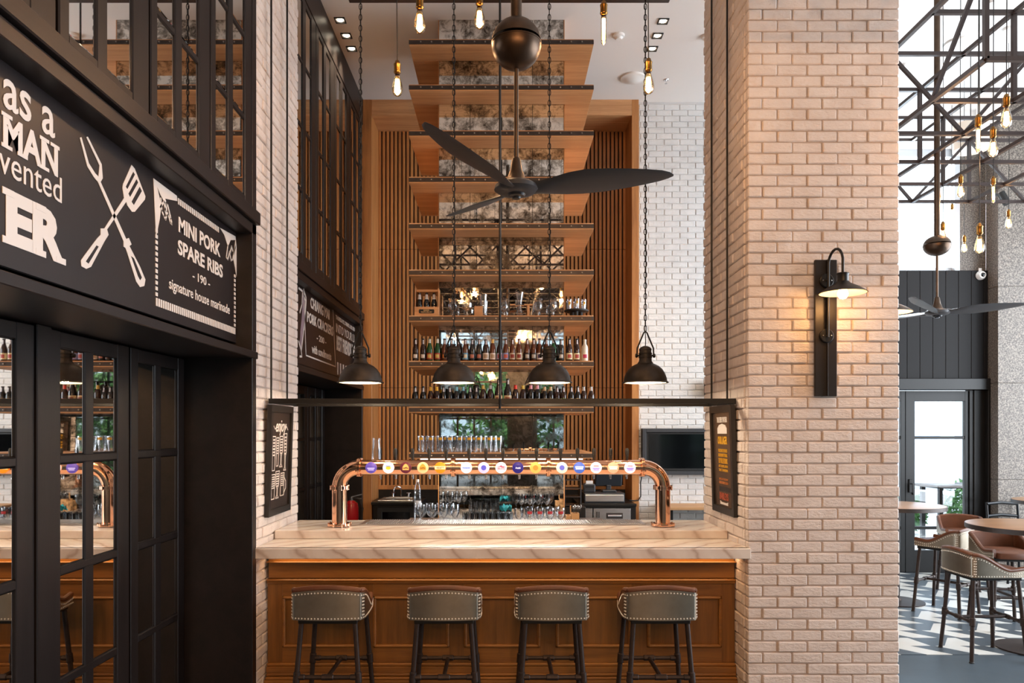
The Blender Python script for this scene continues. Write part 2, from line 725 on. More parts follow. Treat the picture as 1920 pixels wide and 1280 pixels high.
# ---- near joinery wall on the left (ebony stained): reveal, fascia, sign recess, window band
YN0 = 0.7
b = MB()
b.box(-2.6, -2.34, YN0, 5.2, 0, CEIL)
b.box(-2.34, XL - 0.001, 5.12, 5.2, 0, 2.40, 0.003)              # end reveal of the doors
b.box(-2.34, XL + 0.012, YN0, 5.2, 2.397, 2.445, 0.004)            # head board with its soffit
b.box(-2.34, XL, 5.12, 5.2, 2.445, CEIL, 0.003)
b.box(-2.34, -1.86, YN0, 5.12, 2.445, 2.50)
b.box(-2.34, XL, YN0, 5.2, 3.24, 3.31, 0.004)                    # trim above the sign
b.box(-2.34, XL + 0.03, YN0, 5.2, 3.312, 3.40, 0.006)
b.box(-2.34, XL, YN0, 5.2, 5.95, CEIL, 0.004)
struct(b, 'wall_left', DARKH, loc=(-2.3, 3, 0))
# doors below
for i, y0 in enumerate((4.385, 3.60, 2.72, 1.95)):
    y1 = y0 + (0.73 if i == 0 else 0.765)
    b = MB()
    p = MB()
    xs0, xs1 = XD - 0.05, XD
    st = 0.10
    ya, yb, yc, yd = y0 + 0.09, y0 + 0.31, y0 + 0.395, y0 + 0.635
    b.box(xs0, xs1, y0, ya, 0, 2.39, 0.004)
    b.box(xs0, xs1, yd, y1, 0, 2.39, 0.004)
    b.box(xs0, xs1 - 0.003, yb, yc, 0.1, 2.35, 0.006)
    b.box(xs0, xs1 - 0.001, ya - 0.003, yd + 0.003, 2.31, 2.388, 0.004)
    b.box(xs0, xs1 - 0.001, ya - 0.003, yd + 0.003, 0.002, 0.13, 0.004)
    for z in (0.675, 1.22, 1.765):
        b.box(xs0, xs1 - 0.0015, ya - 0.003, yd + 0.003, z - 0.022, z + 0.022, 0.006)
    rows = [(0.13, 0.653), (0.697, 1.198), (1.242, 1.743), (1.787, 2.31)]
    for (u0, u1) in ((ya, yb), (yc, yd)):
        for (z0, z1) in rows:
            p.obox((XD - 0.018, (u0 + u1) / 2, (z0 + z1) / 2), (1, 0, 0), (0, 1, 0), (0, 0, 1), 0.006, (u1 - u0) / 2, (z1 - z0) / 2, 0.005)
    d = struct(b, 'door_%d' % (i + 1), DARKW, ['black glazed door leaf beside the dark end panel', 'black glazed door leaf, second from the end panel',
               'black glazed door leaf, third from the end panel', 'black glazed door leaf, fourth from the end panel'][i], loc=(XD, y0, 0))
    p.build('pane', PANE, d, smooth=False)
b = MB()
b.box(XD - 0.06, XD + 0.012, 3.485, 3.60, 0, 2.397, 0.004)          # post between the leaves
b.box(XD - 0.06, XD - 0.001, 2.715 + 0.0, 2.72, 0, 2.397)
struct(b, 'trim_1', DARKW, loc=(XD, 3.54, 0))
# windows above
NW = [4.415 - 0.755 * k for k in range(5)]


def sash(name, label, x, y0, w, panes, rows, z0, z1, mat):
    b, p = MB(), MB()
    t = 0.06
    ed = [y0] + [q for ab in panes for q in (y0 + ab[0], y0 + ab[1])] + [y0 + w]
    for a, c in zip(ed[0::2], ed[1::2]):
        b.box(x - t, x, a, c, z0, z1, 0.006)
    ya, yb = ed[1], ed[-2]
    for a, c in ((z0, rows[0]), (rows[-1], z1)):
        b.box(x - t + 0.001, x - 0.0012, ya - 0.004, yb + 0.004, a + (0.001 if a == z0 else 0), c - (0.001 if c == z1 else 0), 0.005)
    for z in rows[1:-1]:
        b.box(x - t + 0.002, x - 0.004, ya - 0.004, yb + 0.004, z - 0.02, z + 0.02, 0.007)
    for ab in panes:
        for a, c in zip(rows, rows[1:]):
            a2 = a + (0.02 if a != rows[0] else 0)
            c2 = c - (0.02 if c != rows[-1] else 0)
            p.obox((x - 0.020, y0 + (ab[0] + ab[1]) / 2, (a2 + c2) / 2), (1, 0, 0), (0, 1, 0), (0, 0, 1), 0.010, (ab[1] - ab[0]) / 2, (c2 - a2) / 2, 0.009)
    d = struct(b, name, mat, label, loc=(x, y0, z0))
    p.build('pane', PANE, d, smooth=False)
    return d


wn = 0
for k, y0 in enumerate(NW):
    wn += 1
    sash('window_%d' % wn, 'dark mullioned window above the large chalk sign, %s from the brick jamb' % nth(k), XL - 0.005, y0, 0.735,
         [(0.07, 0.27), (0.355, 0.575)], [3.46, 3.975, 4.515, 5.055, 5.595, 5.9], 3.40, 5.95, DARKW)
struct(MB().box(-2.0, XL - 0.05, YN0, 5.13, 3.4, 5.95), 'wall_left_core', BLACKW)

# ---- far joinery wall, behind the bar
b = MB()
b.box(-2.6, -2.42, YJ1, YP + 0.5, 0, CEIL)
b.box(-2.42, XF, YP - 0.06, YP, 0, 2.46, 0.003)
b.box(-2.42, XF + 0.012, YJ1, YP, 2.44, 2.49, 0.004)
b.box(-2.42, XF - 0.10, YJ1, YP, 2.49, 2.54)
b.box(-2.42, XF, YP - 0.1, YP, 2.49, 3.3, 0.003)
b.box(-2.42, XF, YJ1, YP, 3.27, 3.34, 0.004)
b.box(-2.42, XF + 0.02, YJ1, YP, 3.342, 3.43, 0.005)
b.box(-2.42, XF, YJ1, YP, 5.88, CEIL, 0.004)
b.box(-2.42, XF - 0.05, YJ1, YP, 3.4, 5.9)
struct(b, 'wall_left_rear', DARKH, loc=(-2.3, 8, 0))
for k in range(4):
    wn += 1
    y0 = 6.60 + 0.80 * k
    sash('window_%d' % wn, 'dark mullioned window above the far chalk sign, %s from the brick jamb' % nth(k), XF - 0.005, y0, 0.79,
         [(0.11, 0.31), (0.42, 0.62)], [3.52, 4.10, 4.68, 5.27, 5.82], 3.43, 5.88, DARKW)
for k in range(4):
    y0 = 6.36 + 0.84 * k
    b, p = MB(), MB()
    x = -2.30
    for a, c in ((0, 0.1), (0.36, 0.42), (0.70, 0.83)):
        b.box(x - 0.05, x, y0 + a, y0 + c, 0, 2.43, 0.004)
    for a, c in ((0, 0.13), (0.655, 0.70), (1.22, 1.26), (1.79, 1.83), (2.33, 2.43)):
        b.box(x - 0.048, x - 0.002, y0 + 0.097, y0 + 0.703, a + 0.001, c - 0.001, 0.004)
    for u0, u1 in ((0.1, 0.36), (0.42, 0.70)):
        for a, c in ((0.13, 0.655), (0.70, 1.22), (1.26, 1.79), (1.83, 2.33)):
            p.box(x - 0.045, x - 0.03, y0 + u0, y0 + u1, a, c)
    d = struct(b, 'door_%d' % (5 + k), DARKW, 'black glazed door leaf behind the bar, %s from the brick jamb' % nth(k), loc=(x, y0, 0))
    p.build('pane', PANE, d, smooth=False)

# ---- oak portal and slatted rear wall
b = MB()
b.box(-1.95, -1.717, YP, YW, 0, CEIL, 0.003)
b.box(1.659, 1.75, YP, YW, 0, CEIL, 0.003)
struct(b, 'trim_2', OAKZ, 'upright sides of the oak portal', loc=(0, YP, 0))
b = MB().box(-1.717, 1.659, YP, YW, 6.005, CEIL, 0.003)
struct(b, 'trim_3', OAKX, 'top board of the oak portal', loc=(0, YP, 6))
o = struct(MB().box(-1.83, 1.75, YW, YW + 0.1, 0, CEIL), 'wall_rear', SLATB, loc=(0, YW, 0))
b = MB()
x = -1.715
while x < 1.655:
    for a, c in ((1.17, 2.498), (2.502, 4.388), (4.392, 6.005)):
        b.box(x, x + 0.036, YW - 0.035, YW, a, c, 0.002)
    x += 0.0548
b.box(-1.717, 1.659, YW - 0.04, YW, 1.11, 1.17, 0.003)
b.build('slat_panel', OAKZ, o)
struct(MB().box(-1.717, 1.659, YW - 0.015, YW, 0, 1.11), 'trim_4', BLACKM, 'dark splashback under the slats')

# ---- right-hand room: rear wall with door, panelling, window, granite piers
RY = 10.20
b = MB()
b.box(5.05, 6.49, RY, RY + 0.25, 2.62, 4.06)
b.box(6.12, 6.49, RY, RY + 0.25, 4.06, 5.72)
b.box(6.62, 9.2, RY, RY + 0.25, 0, 5.719)
struct(b, 'wall_right_rear', GRAN, loc=(6, RY, 0))
struct(MB().box(5.05, 9.2, RY - 0.01, RY + 0.25, 5.72, CEIL), 'trim_7', CEILM, 'pale band above the upper window')
b = MB()
x = 5.06
while x < 6.47:
    b.box(x, min(x + 0.17, 6.485), RY - 0.05, RY, 2.61, 4.06, 0.004)
    x += 0.172
struct(b, 'trim_5', P('black boarding', '121011', 0.6, spec=0.25), 'black board panelling above the door')
# door set
b = MB()
b.box(5.05, 6.56, RY - 0.10, RY + 0.12, 2.46, 2.61, 0.005)
b.box(6.32, 6.56, RY - 0.02, RY + 0.12, 0, 2.46, 0.005)
b.box(6.46, 6.56, RY - 0.10, RY, 0, 2.46, 0.005)
b.box(6.27, 6.33, RY - 0.0, RY + 0.1, 0, 2.46, 0.004)
struct(b, 'trim_6', BLACKM, 'black steel door surround')
for i, (x0, x1) in enumerate(((5.42, 6.27), (4.60, 5.415))):
    b = MB()
    b.box(x0, x0 + 0.125, RY + 0.02, RY + 0.08, 0, 2.45, 0.004)
    b.box(x1 - 0.05 if i == 0 else x1 - 0.06, x1, RY + 0.02, RY + 0.08, 0, 2.45, 0.004)
    b.box(x0 + 0.002, x1 - 0.002, RY + 0.022, RY + 0.078, 2.31, 2.449, 0.004)
    b.box(x0 + 0.002, x1 - 0.002, RY + 0.022, RY + 0.078, 0.001, 0.30, 0.004)
    b.box(x0 + 0.1, x1 - 0.04, RY + 0.03, RY + 0.07, 1.80, 1.84, 0.003)
    b.box(x0 + 0.1, x1 - 0.04, RY + 0.03, RY + 0.07, 0.58, 0.62, 0.003)
    d = struct(b, 'door_%d' % (9 + i), BLACKM, ['black steel glazed door leaf with a lever handle', 'black steel glazed door leaf mostly hidden by the brick pier'][i], loc=(x0, RY, 0))
    MB().box(x0 + 0.1, x1 - 0.05, RY + 0.045, RY + 0.053, 0.3, 2.32).build('pane', WINDOW, d)
    if i == 0:
        h = MB()
        h.box(x0 + 0.04, x0 + 0.085, RY, RY + 0.02, 1.08, 1.26, 0.004)
        h.tube([(x0 + 0.062, RY + 0.02, 1.2), (x0 + 0.062, RY - 0.04, 1.2), (x0 + 0.062, RY - 0.05, 1.08)], 0.009, 8)
        h.box(x0 + 0.09, x0 + 0.115, RY, RY + 0.02, 1.05, 1.15, 0.003)
        h.build('handle', BLK, d)
# upper window
b = MB()
b.box(5.05, 6.12, RY + 0.05, RY + 0.13, 4.06, 4.12, 0.003)
b.box(6.06, 6.13, RY - 0.02, RY + 0.13, 4.06, 5.72, 0.003)
b.box(5.05, 6.12, RY + 0.05, RY + 0.13, 5.62, 5.72, 0.003)
d = struct(b, 'window_%d' % (wn + 1), P('pale aluminium', 'b9bcbf', 0.4, 0.3), 'bright upper window over the black panelling', loc=(5.6, RY, 4.06))
MB().box(5.05, 6.07, RY + 0.08, RY + 0.09, 4.12, 5.63).build('pane', WINDOW, d)
# granite pier
b = MB()
zz = 0.0
while zz < CEIL - 0.01:
    z1 = min(zz + 1.27, CEIL)
    b.box(6.49, 7.6, 9.95, 10.2, zz + 0.003, z1 - 0.003, 0.003)
    zz = z1
b.box(6.50, 7.59, 9.96, 10.2, 0, CEIL)
struct(b, 'pillar_granite', GRAN, loc=(7, 10, 0))
# right wall with tall windows, street front behind, both glazed
b = MB()
b.box(8.9, 9.0, -7.2, 1.6, 0, CEIL)
b.box(8.9, 9.0, 9.6, 10.6, 0, CEIL)
b.box(8.9, 9.0, 1.6, 9.6, 5.2, CEIL)
b.box(8.9, 9.0, 1.6, 9.6, 0, 0.4)
for y in (3.6, 5.6, 7.6):
    b.box(8.9, 9.0, y - 0.06, y + 0.06, 0.4, 5.2)
struct(b, 'wall_right', DARKW, loc=(8.95, 2, 0))
b = MB()
xs = [-2.6, -1.9, 0.1, 1.0, 3.0, 3.9, 5.9, 6.6, 8.6, 9.0]
for a, c in zip(xs[0::2], xs[1::2]):
    b.box(a, c, -7.1, -6.95, 0, CEIL)
b.box(-2.6, 9.0, -7.1, -6.95, 4.9, CEIL)
for a, c in zip(xs[1::2], xs[2::2]):
    for q in (0.25, 0.5, 0.75):
        x = a + (c - a) * q
        b.box(x - 0.03, x + 0.03, -7.05, -6.98, 0, 4.9)
    for z in (0.08, 1.1, 2.3, 3.4):
        b.box(a, c, -7.05, -6.98, z - 0.03, z + 0.03)
struct(b, 'wall_front', BLACKW, loc=(3, -7, 0))
struct(MB().box(-2.6, -2.45, -7.2, YN0, 0, CEIL), 'wall_left_front', BLACKW)
# floor skirting of the joinery
struct(MB().box(-2.34, XD + 0.015, YN0, 5.12, 0, 0.06), 'baseboard_left', BLACKW)

# ------------------------------------------------------------------ mirror column and shelves
MX0, MX1, MY, SY, SYB = -0.681, 0.6255, 7.93, 7.60, 8.77
o = thing('mirror_column', 'antiqued mirror clad column carrying the tall stack of oak shelves', 'column', (0, 8.3, 0))
MB().box(MX0, MX1, MY + 0.008, SYB - 0.02, 0, CEIL).build('core', BLACKM, o)
w = (MX1 - MX0) / 4
for k in range(4):
    p = MB()
    for z0, z1 in ((0.0, 1.30), (1.303, 2.6), (2.603, 3.9), (3.903, 5.2), (5.203, CEIL)):
        p.box(MX0 + k * w + 0.002, MX0 + (k + 1) * w - 0.002, MY, MY + 0.008, z0, z1)
    p.build('mirror_panel', MIRROR, o, smooth=False)
for x0, x1 in ((MX0 - 0.008, MX0 - 0.001), (MX1 + 0.001, MX1 + 0.008)):
    MB().box(x0, x1, MY, SYB - 0.02, 0, CEIL).build('side_panel', OAKZ, o)

SH_Y = [73, 158, 244, 331, 418, 505, 591, 676, 762, 848]
SHZ = [Z_(y, SY) for y in SH_Y]
SX0, SX1 = -0.953, 0.899
boltm = MB()
boltm.lathe([(0, 0.012), (0.006, 0.010), (0.008, 0.004), (0.008, 0), (0, 0)], (0, 0, 0), 8, (0, -1, 0))


def make_shelf(z, label):
    t = thing('oak_shelf', label, 'shelf', (0, SY, z), 'oak shelves around the mirror column')
    b = MB()
    b.box(SX0, SX1, SY + 0.004, MY - 0.004, z - 0.062, z, 0.002)
    b.box(SX0, MX0 - 0.012, MY - 0.003, SYB, z - 0.062, z, 0.002)
    b.box(MX1 + 0.012, SX1, MY - 0.003, SYB, z - 0.062, z, 0.002)
    b.build('board', OAKX, t)
    MB().box(SX0 - 0.002, SX1 + 0.002, SY - 0.004, SY + 0.004, z - 0.052, z - 0.012, 0.001).build('steel_edge', STEELD, t)
    for k in range(16):
        q = MB()
        q.v, q.f, q.m = [(x + SX0 + 0.118 + 0.1078 * k, y + SY - 0.004, zz + z - 0.032) for x, y, zz in boltm.v], boltm.f, boltm.m
        q.build('bolt', BOLT, t)
    return t


SL = ['topmost empty oak shelf just below the ceiling', 'empty oak shelf, second from the top', 'empty oak shelf, third from the top', 'empty oak shelf, fourth from the top',
      'empty oak shelf, fifth from the top', 'empty oak shelf directly above the glass display shelf', 'oak shelf carrying the wooden crate and display glasses',
      'oak shelf carrying the upper row of beer bottles', 'oak shelf carrying the lower row of beer bottles', 'lowest oak shelf carrying the stemless beer glasses']
for k in range(10):
    make_shelf(SHZ[k], SL[k])
# ------------------------------------------------------------------ chalk signs
XS = -1.81
FL = frame((XS, 0, EYE), (0, 1, 0), (0, 0, 1))


def SP(px, py, X=XS):
    y = -X * F / (945 - px)
    return (y, (809 - py) / F * y)


t = thing('menu_sign', 'long dark chalk-style sign with crossed fork and spatula above the glazed doors', 'sign', (XS, 3.2, 2.5))
MB().box(XS - 0.02, XS - 0.001, YN0, 5.12, 2.50, 3.24).build('board', SIGNM, t)


def words(parent, txt, u0, u1, v0, v1, bold=0.0, fr=FL, mat=None, shear=0.0, th=0.002):
    return MB().text(txt, fr, u0, u1, v0, v1, th, bold, shear).build('lettering', mat or WHITEP, parent, smooth=False)


def slab(mb, fr, u0, u1, v, w, h):
    mb.poly([(u0, v - h / 2), (u1, v - h / 2), (u1, v + h / 2), (u0, v + h / 2)], fr, 0, 0.0027)


words(t, 'w', 2.58, 2.71, 1.175, 1.27, 0.012)
words(t, 'as a', 2.735, 3.05, 1.175, 1.285, 0.012)
words(t, 'MAN', 2.735, 3.07, 1.03, 1.155, 0.035)
words(t, 'in', 2.60, 2.695, 0.932, 1.03)
words(t, 'vented', 2.712, 3.097, 0.932, 1.035)
words(t, 'BE', 2.38, 2.715, 0.685, 0.885, 0.055)
words(t, 'ER', 2.75, 3.12, 0.685, 0.885, 0.055)
b = MB()                                                              # slab serifs of the heavy words
for (u, v) in ((2.755, 1.03), (2.845, 1.03), (2.98, 1.03), (3.05, 1.155), (2.755, 1.155), (2.98, 1.155)):
    slab(b, FL, u - 0.03, u + 0.03, v + (0.006 if v < 1.1 else -0.006), 0, 0.014)
for (u, v) in ((2.77, 0.885), (2.965, 0.885), (2.77, 0.685), (2.965, 0.685), (3.10, 0.685)):
    slab(b, FL, u - 0.04, u + 0.025, v + (0.012 if v < 0.75 else -0.012), 0, 0.025)
b.build('lettering', WHITEP, t, smooth=False)


def shape(parent, name, pts_list, mat=WHITEP, th=0.002, fr=FL, X=XS, lines=None, lw=0.008, closed=False):
    b = MB()
    for pts in pts_list:
        b.poly([SP(x, y, X) for x, y in pts], fr, 0, th)
    for ln in lines or []:
        b.ribbon([SP(x, y, X) for x, y in ln], fr, lw, th, closed)
    return b.build(name, mat, parent, smooth=False)


# carving fork: two tines, shaft and a turned handle
shape(t, 'carving_fork', [[(149, 258), (152, 257), (166, 306), (178, 325), (184, 331), (186, 310), (161, 257), (164, 256), (190, 308), (192, 334), (188, 341), (236, 448), (241, 446), (246, 458), (242, 461),
                           (262, 500), (272, 524), (270, 536), (262, 538), (255, 528), (240, 480), (235, 465), (231, 462), (231, 452), (183, 341), (176, 333), (163, 312)]])
shape(t, 'carving_fork', [[(245, 480), (250, 484), (265, 520), (262, 525), (258, 518)]], SIGNM, 0.003)
# slotted spatula
shape(t, 'spatula', [[(246, 309), (252, 316), (272, 368), (271, 374), (252, 397), (247, 397), (238, 385), (236, 378), (200, 430), (203, 440), (196, 451), (170, 500), (161, 504), (152, 499), (151, 488), (158, 478), (182, 446), (188, 440), (188, 428), (195, 428),
                      (232, 371), (229, 352), (230, 345)]])
shape(t, 'spatula', [[(249, 322), (252, 327), (238, 354), (235, 350)], [(255, 336), (258, 342), (243, 369), (240, 363)], [(261, 350), (265, 358), (250, 384), (246, 378)], [(160, 490), (180, 460), (184, 462), (165, 494)]], SIGNM, 0.003)
# framed panel
b = MB()
u0, u1, v0, v1 = 3.93, 5.10, 0.655, 1.295
nb = 44
for k in range(nb):
    u = u0 + (u1 - u0) * (k + 0.5) / nb
    slab(b, FL, u - 0.009, u + 0.009, v0 + 0.02, 0, 0.042)
    if 0.22 < k / nb < 0.75:
        slab(b, FL, u - 0.009, u + 0.009, v1 - 0.016, 0, 0.034)
for k in range(12):
    v = v0 + 0.06 + k * 0.03
    for u in (u0 + 0.012, u1 - 0.012):
        slab(b, FL, u - 0.013, u + 0.013, v, 0, 0.019)
b.build('dashed_border', WHITEP, t, smooth=False)
shape(t, 'corner_flourish', [[(287, 334), (331, 367), (332, 377), (318, 374), (309, 372), (313, 383), (306, 376), (300, 364), (294, 350), (302, 385), (299, 410), (294, 436), (292, 443)]])
shape(t, 'corner_flourish', [[(412, 427), (441, 443), (444, 470), (446, 500), (447, 525), (444, 525), (440, 500), (437, 484), (441, 450), (432, 450), (427, 462), (420, 440)]])
shape(t, 'pointing_hand', [], lines=[[(301, 372), (303, 395), (307, 405), (310, 411), (312, 404), (308, 392), (315, 402), (319, 417), (322, 420), (320, 410), (314, 385)],
                                     [(300, 388), (307, 378), (309, 392), (311, 380), (312, 396)],
                                     [(427, 460), (424, 482), (427, 486), (430, 472), (433, 488), (436, 486), (441, 462)], [(431, 474), (434, 462), (436, 470)]], lw=0.012)
words(t, 'MINI PORK', 4.21, 4.83, 1.11, 1.197, 0.03)
words(t, 'SPARE RIBS', 4.20, 4.87, 0.985, 1.068, 0.03)
words(t, '- 190 -', 4.40, 4.66, 0.885, 0.935, 0.012)
words(t, 'signature house marinade', 4.09, 4.995, 0.755, 0.832, 0.012)

# far sign
XS2 = -1.92
FL2 = frame((XS2, 0, EYE), (0, 1, 0), (0, 0, 1))
t = thing('menu_sign', 'small brown chalk-style sign behind the bar with a price and condiments line', 'sign', (XS2, 8, 2.55))
MB().box(XS2 - 0.02, XS2 - 0.001, YJ1, 9.72, 2.54, 3.27).build('board', SIGNM, t)
b = MB()
b.ribbon([SP(x, y, XS2) for x, y in ((569, 537.5), (624, 577), (629, 687), (573.5, 666))], FL2, 0.014, 0.002, True)
b.build('line_border', WHITEP, t, smooth=False)


def words2(txt, pl, pr, topl, botl, bold=0.02):
    (ua, va), (ub, _) = SP(pl, botl, XS2), SP(pr, botl, XS2)
    vt = SP(pl, topl, XS2)[1]
    words(t, txt, ua, ub, va, vt, bold, FL2)


words2('CHIANG MAI', 582, 617.5, 556, 577, 0.03)
words2('PORK CRACKERS', 575.5, 624.5, 583, 603, 0.03)
words2('- 200 -', 594, 611.5, 626, 638, 0.01)
words2('with condiments', 584.5, 621, 645, 661, 0.02)
words2('THURSDAYS, DRINK & BE MERRY', 629.5, 668, 590, 599, 0.02)
words2('INTO YOUR LIFE', 630, 669, 605.5, 622, 0.0)
words2('BEST FRIENDS BEER', 631, 668, 628, 656, 0.03)
b = MB()
for k in range(7):
    u = SP(633 + 5.2 * k, 660, XS2)[0]
    b.poly([(u - 0.02, 0.66), (u + 0.03, 0.66), (u + 0.04, 0.80), (u - 0.03, 0.80)], FL2, 0, 0.002)
b.build('beer_glass_row', WHITEP, t, smooth=False)
shape(t, 'plant_drawing', [], fr=FL2, X=XS2, lines=[[(560, 540), (567, 546), (566, 570), (562, 585)], [(571, 548), (574, 560), (573, 580), (570, 610), (565, 655)], [(571, 548), (569, 555), (572, 562)],
                                                    [(562, 668), (566, 668), (564, 655), (560, 640)], [(570, 617), (571, 600), (573, 560)]], lw=0.02)
shape(t, 'plant_drawing', [[(568, 548), (571, 565), (571, 600), (567, 645), (562, 655), (563, 620), (566, 590)]], P('mauve sign paint', '857078', 0.6), 0.0015, FL2, XS2)

# ------------------------------------------------------------------ framed posters hung from the rail
FRM = P('black poster frame', '17120f', 0.4)


def poster(label, x, sgn, tilt):
    """frame 0.56 wide, 0.81 high, facing the middle of the bar; sgn = +1 faces +X"""
    t = thing('framed_poster', label, 'poster', (x, 5.70, 1.285))
    U = Vector((0, sgn, 0))
    V = Vector((sgn * tilt, 0, 1)).normalized()
    N = U.cross(V)
    O = Vector((x, 5.70, 1.285))
    fr = (O, U, V, N)
    b = MB()
    for u0, u1, v0, v1 in ((-0.28, -0.235, 0, 0.81), (0.235, 0.28, 0, 0.81), (-0.235, 0.235, 0, 0.05), (-0.235, 0.235, 0.76, 0.81)):
        b.poly([(u0, v0), (u1, v0), (u1, v1), (u0, v1)], fr, -0.012, 0.02)
    b.build('frame', FRM, t, smooth=False)
    return t, fr


t, fr = poster('black framed chalk poster of drawn beer glasses hung beside the dark doors', -1.705, 1, 0.03)
MB().poly([(-0.235, 0.05), (0.235, 0.05), (0.235, 0.76), (-0.235, 0.76)], fr, -0.01, 0.004).build('print', P('brown chalk board', '2b211d', 0.35, var=0.3, vscale=3), t, smooth=False)
fq = (fr[0] + fr[3] * 0.0045, fr[1], fr[2], fr[3])
words(t, 'enjoy', -0.12, 0.15, 0.585, 0.70, 0.01, fq, None, 0.35)
b = MB()
b.ribbon([(-0.17, 0.655), (-0.14, 0.635), (-0.10, 0.645)], fq, 0.008)
b.ribbon([(0.12, 0.635), (0.15, 0.655), (0.19, 0.63)], fq, 0.008)
b.build('lettering', WHITEP, t, smooth=False)


def gdraw(kind, u, v, w, h):
    b = MB()
    if kind == 0:       # straight glass
        b.ribbon([(u - w, v + h), (u - w * 0.8, v), (u + w * 0.8, v), (u + w, v + h)], fq, 0.007, closed=True)
    elif kind == 1:     # stemmed
        b.ribbon([(u - w, v + h), (u - w * 0.8, v + h * 0.5), (u - 0.008, v + h * 0.36), (u - 0.008, v + 0.02), (u - w * 0.8, v), (u + w * 0.8, v), (u + 0.008, v + 0.02), (u + 0.008, v + h * 0.36), (u + w * 0.8, v + h * 0.5), (u + w, v + h)], fq, 0.007, closed=True)
    else:               # mug
        b.ribbon([(u - w, v + h), (u - w, v), (u + w, v), (u + w, v + h)], fq, 0.007, closed=True)
        b.ribbon([(u + w, v + h * 0.8), (u + w * 2.1, v + h * 0.6), (u + w * 2.1, v + h * 0.3), (u + w, v + h * 0.1)], fq, 0.009)
    for k in range(6):
        vv = v + h * (0.45 + 0.09 * k)
        slab(b, fq, u - w * 0.65, u + w * 0.65, vv, 0, h * 0.045)
    b.build('drawn_glass', WHITEP, t, smooth=False)


for a in ((0, -0.155, 0.33, 0.035, 0.25), (0, -0.065, 0.36, 0.03, 0.21), (1, 0.03, 0.35, 0.04, 0.23), (1, 0.135, 0.32, 0.035, 0.28), (0, -0.15, 0.12, 0.045, 0.18), (1, -0.045, 0.12, 0.045, 0.20), (2, 0.08, 0.13, 0.045, 0.17)):
    gdraw(*a)

t, fr = poster('black framed beer poster with yellow lettering hung beside the brick pier', 1.665, -1, 0.03)
MB().poly([(-0.235, 0.05), (0.235, 0.05), (0.235, 0.76), (-0.235, 0.76)], fr, -0.01, 0.004).build('print', P('brown poster print', '4a3a31', 0.25, var=0.15, vscale=3), t, smooth=False)
fq = (fr[0] + fr[3] * 0.0045, fr[1], fr[2], fr[3])
YEL = P('yellow poster ink', 'd9a32a', 0.5)
ORG = P('orange poster ink', 'b8703c', 0.5)
RED = P('red orange poster ink', 'a4482c', 0.5)
DKP = P('dark poster ink', '1f1714', 0.5)
words(t, 'THE BEER PRAYER', -0.13, 0.13, 0.685, 0.725, 0.02, fq)
MB().poly([(-0.12, 0.60), (0.12, 0.60), (0.12, 0.64), (0.08, 0.665), (0, 0.675), (-0.08, 0.665), (-0.12, 0.64)], fq, 0, 0.002).build('foam_drawing', WHITEP, t, smooth=False)
words(t, 'OUR LAGER', -0.12, 0.12, 0.52, 0.58, 0.03, fq, YEL)
for txt, v0, v1, m in (('WHICH ART IN BARRELS', 0.46, 0.485, YEL), ('HALLOWED BE THY DRINK', 0.425, 0.45, YEL), ('THY WILL BE DRUNK', 0.375, 0.415, YEL), ('AT HOME AS IN', 0.345, 0.365, YEL), ('THE TAVERN', 0.315, 0.335, YEL),
                       ('GIVE US THIS DAY', 0.25, 0.265, ORG), ('OUR FOAMY HEAD', 0.22, 0.24, ORG)):
    words(t, txt, -0.115, 0.115, v0, v1, 0.015, fq, m)
MB().poly([(-0.12, 0.165), (0.2, 0.165), (0.2, 0.20), (-0.12, 0.20)], fq, 0, 0.001).build('dark_band', DKP, t, smooth=False)
words(t, 'BARLEYS', -0.11, 0.11, 0.10, 0.155, 0.02, fq, RED)
MB().poly([(-0.10, 0.065), (0.10, 0.065), (0.10, 0.09), (0.06, 0.082), (-0.06, 0.082), (-0.10, 0.09)], fq, 0, 0.002).build('foam_drawing', WHITEP, t, smooth=False)

# ------------------------------------------------------------------ hanging steel rail over the counter
RZ = 2.12
t = thing('hanging_rail', 'long black steel rail frame hung on rods across the bar opening', 'rail', (0, 5.78, RZ))
for (y, x0, x1) in ((5.45, -1.69, 1.665), (6.08, -1.69, 1.665)):
    MB().box(x0, x1, y - 0.015, y + 0.015, RZ - 0.018, RZ + 0.018, 0.002).build('long_bar', BLACKM, t)
for x in (-1.675, 1.65, -0.03):
    MB().box(x - 0.015, x + 0.015, 5.465, 6.065, RZ - 0.015, RZ + 0.015, 0.002).build('cross_bar', BLACKM, t)
for x, ys in ((-1.678, (5.46, 5.86)), (1.65, (5.60, 6.02)), (-0.03, (5.45, 6.08))):
    for y in ys:
        MB().cyl((x, y, RZ + 0.01), (x, y, CEIL), 0.0075, 8).build('hanger_rod', BLACKM, t)
MB().cyl((-0.03, 5.435, RZ - 0.06), (-0.03, 5.435, RZ + 0.05), 0.009, 8).build('rod_end', BLACKM, t)

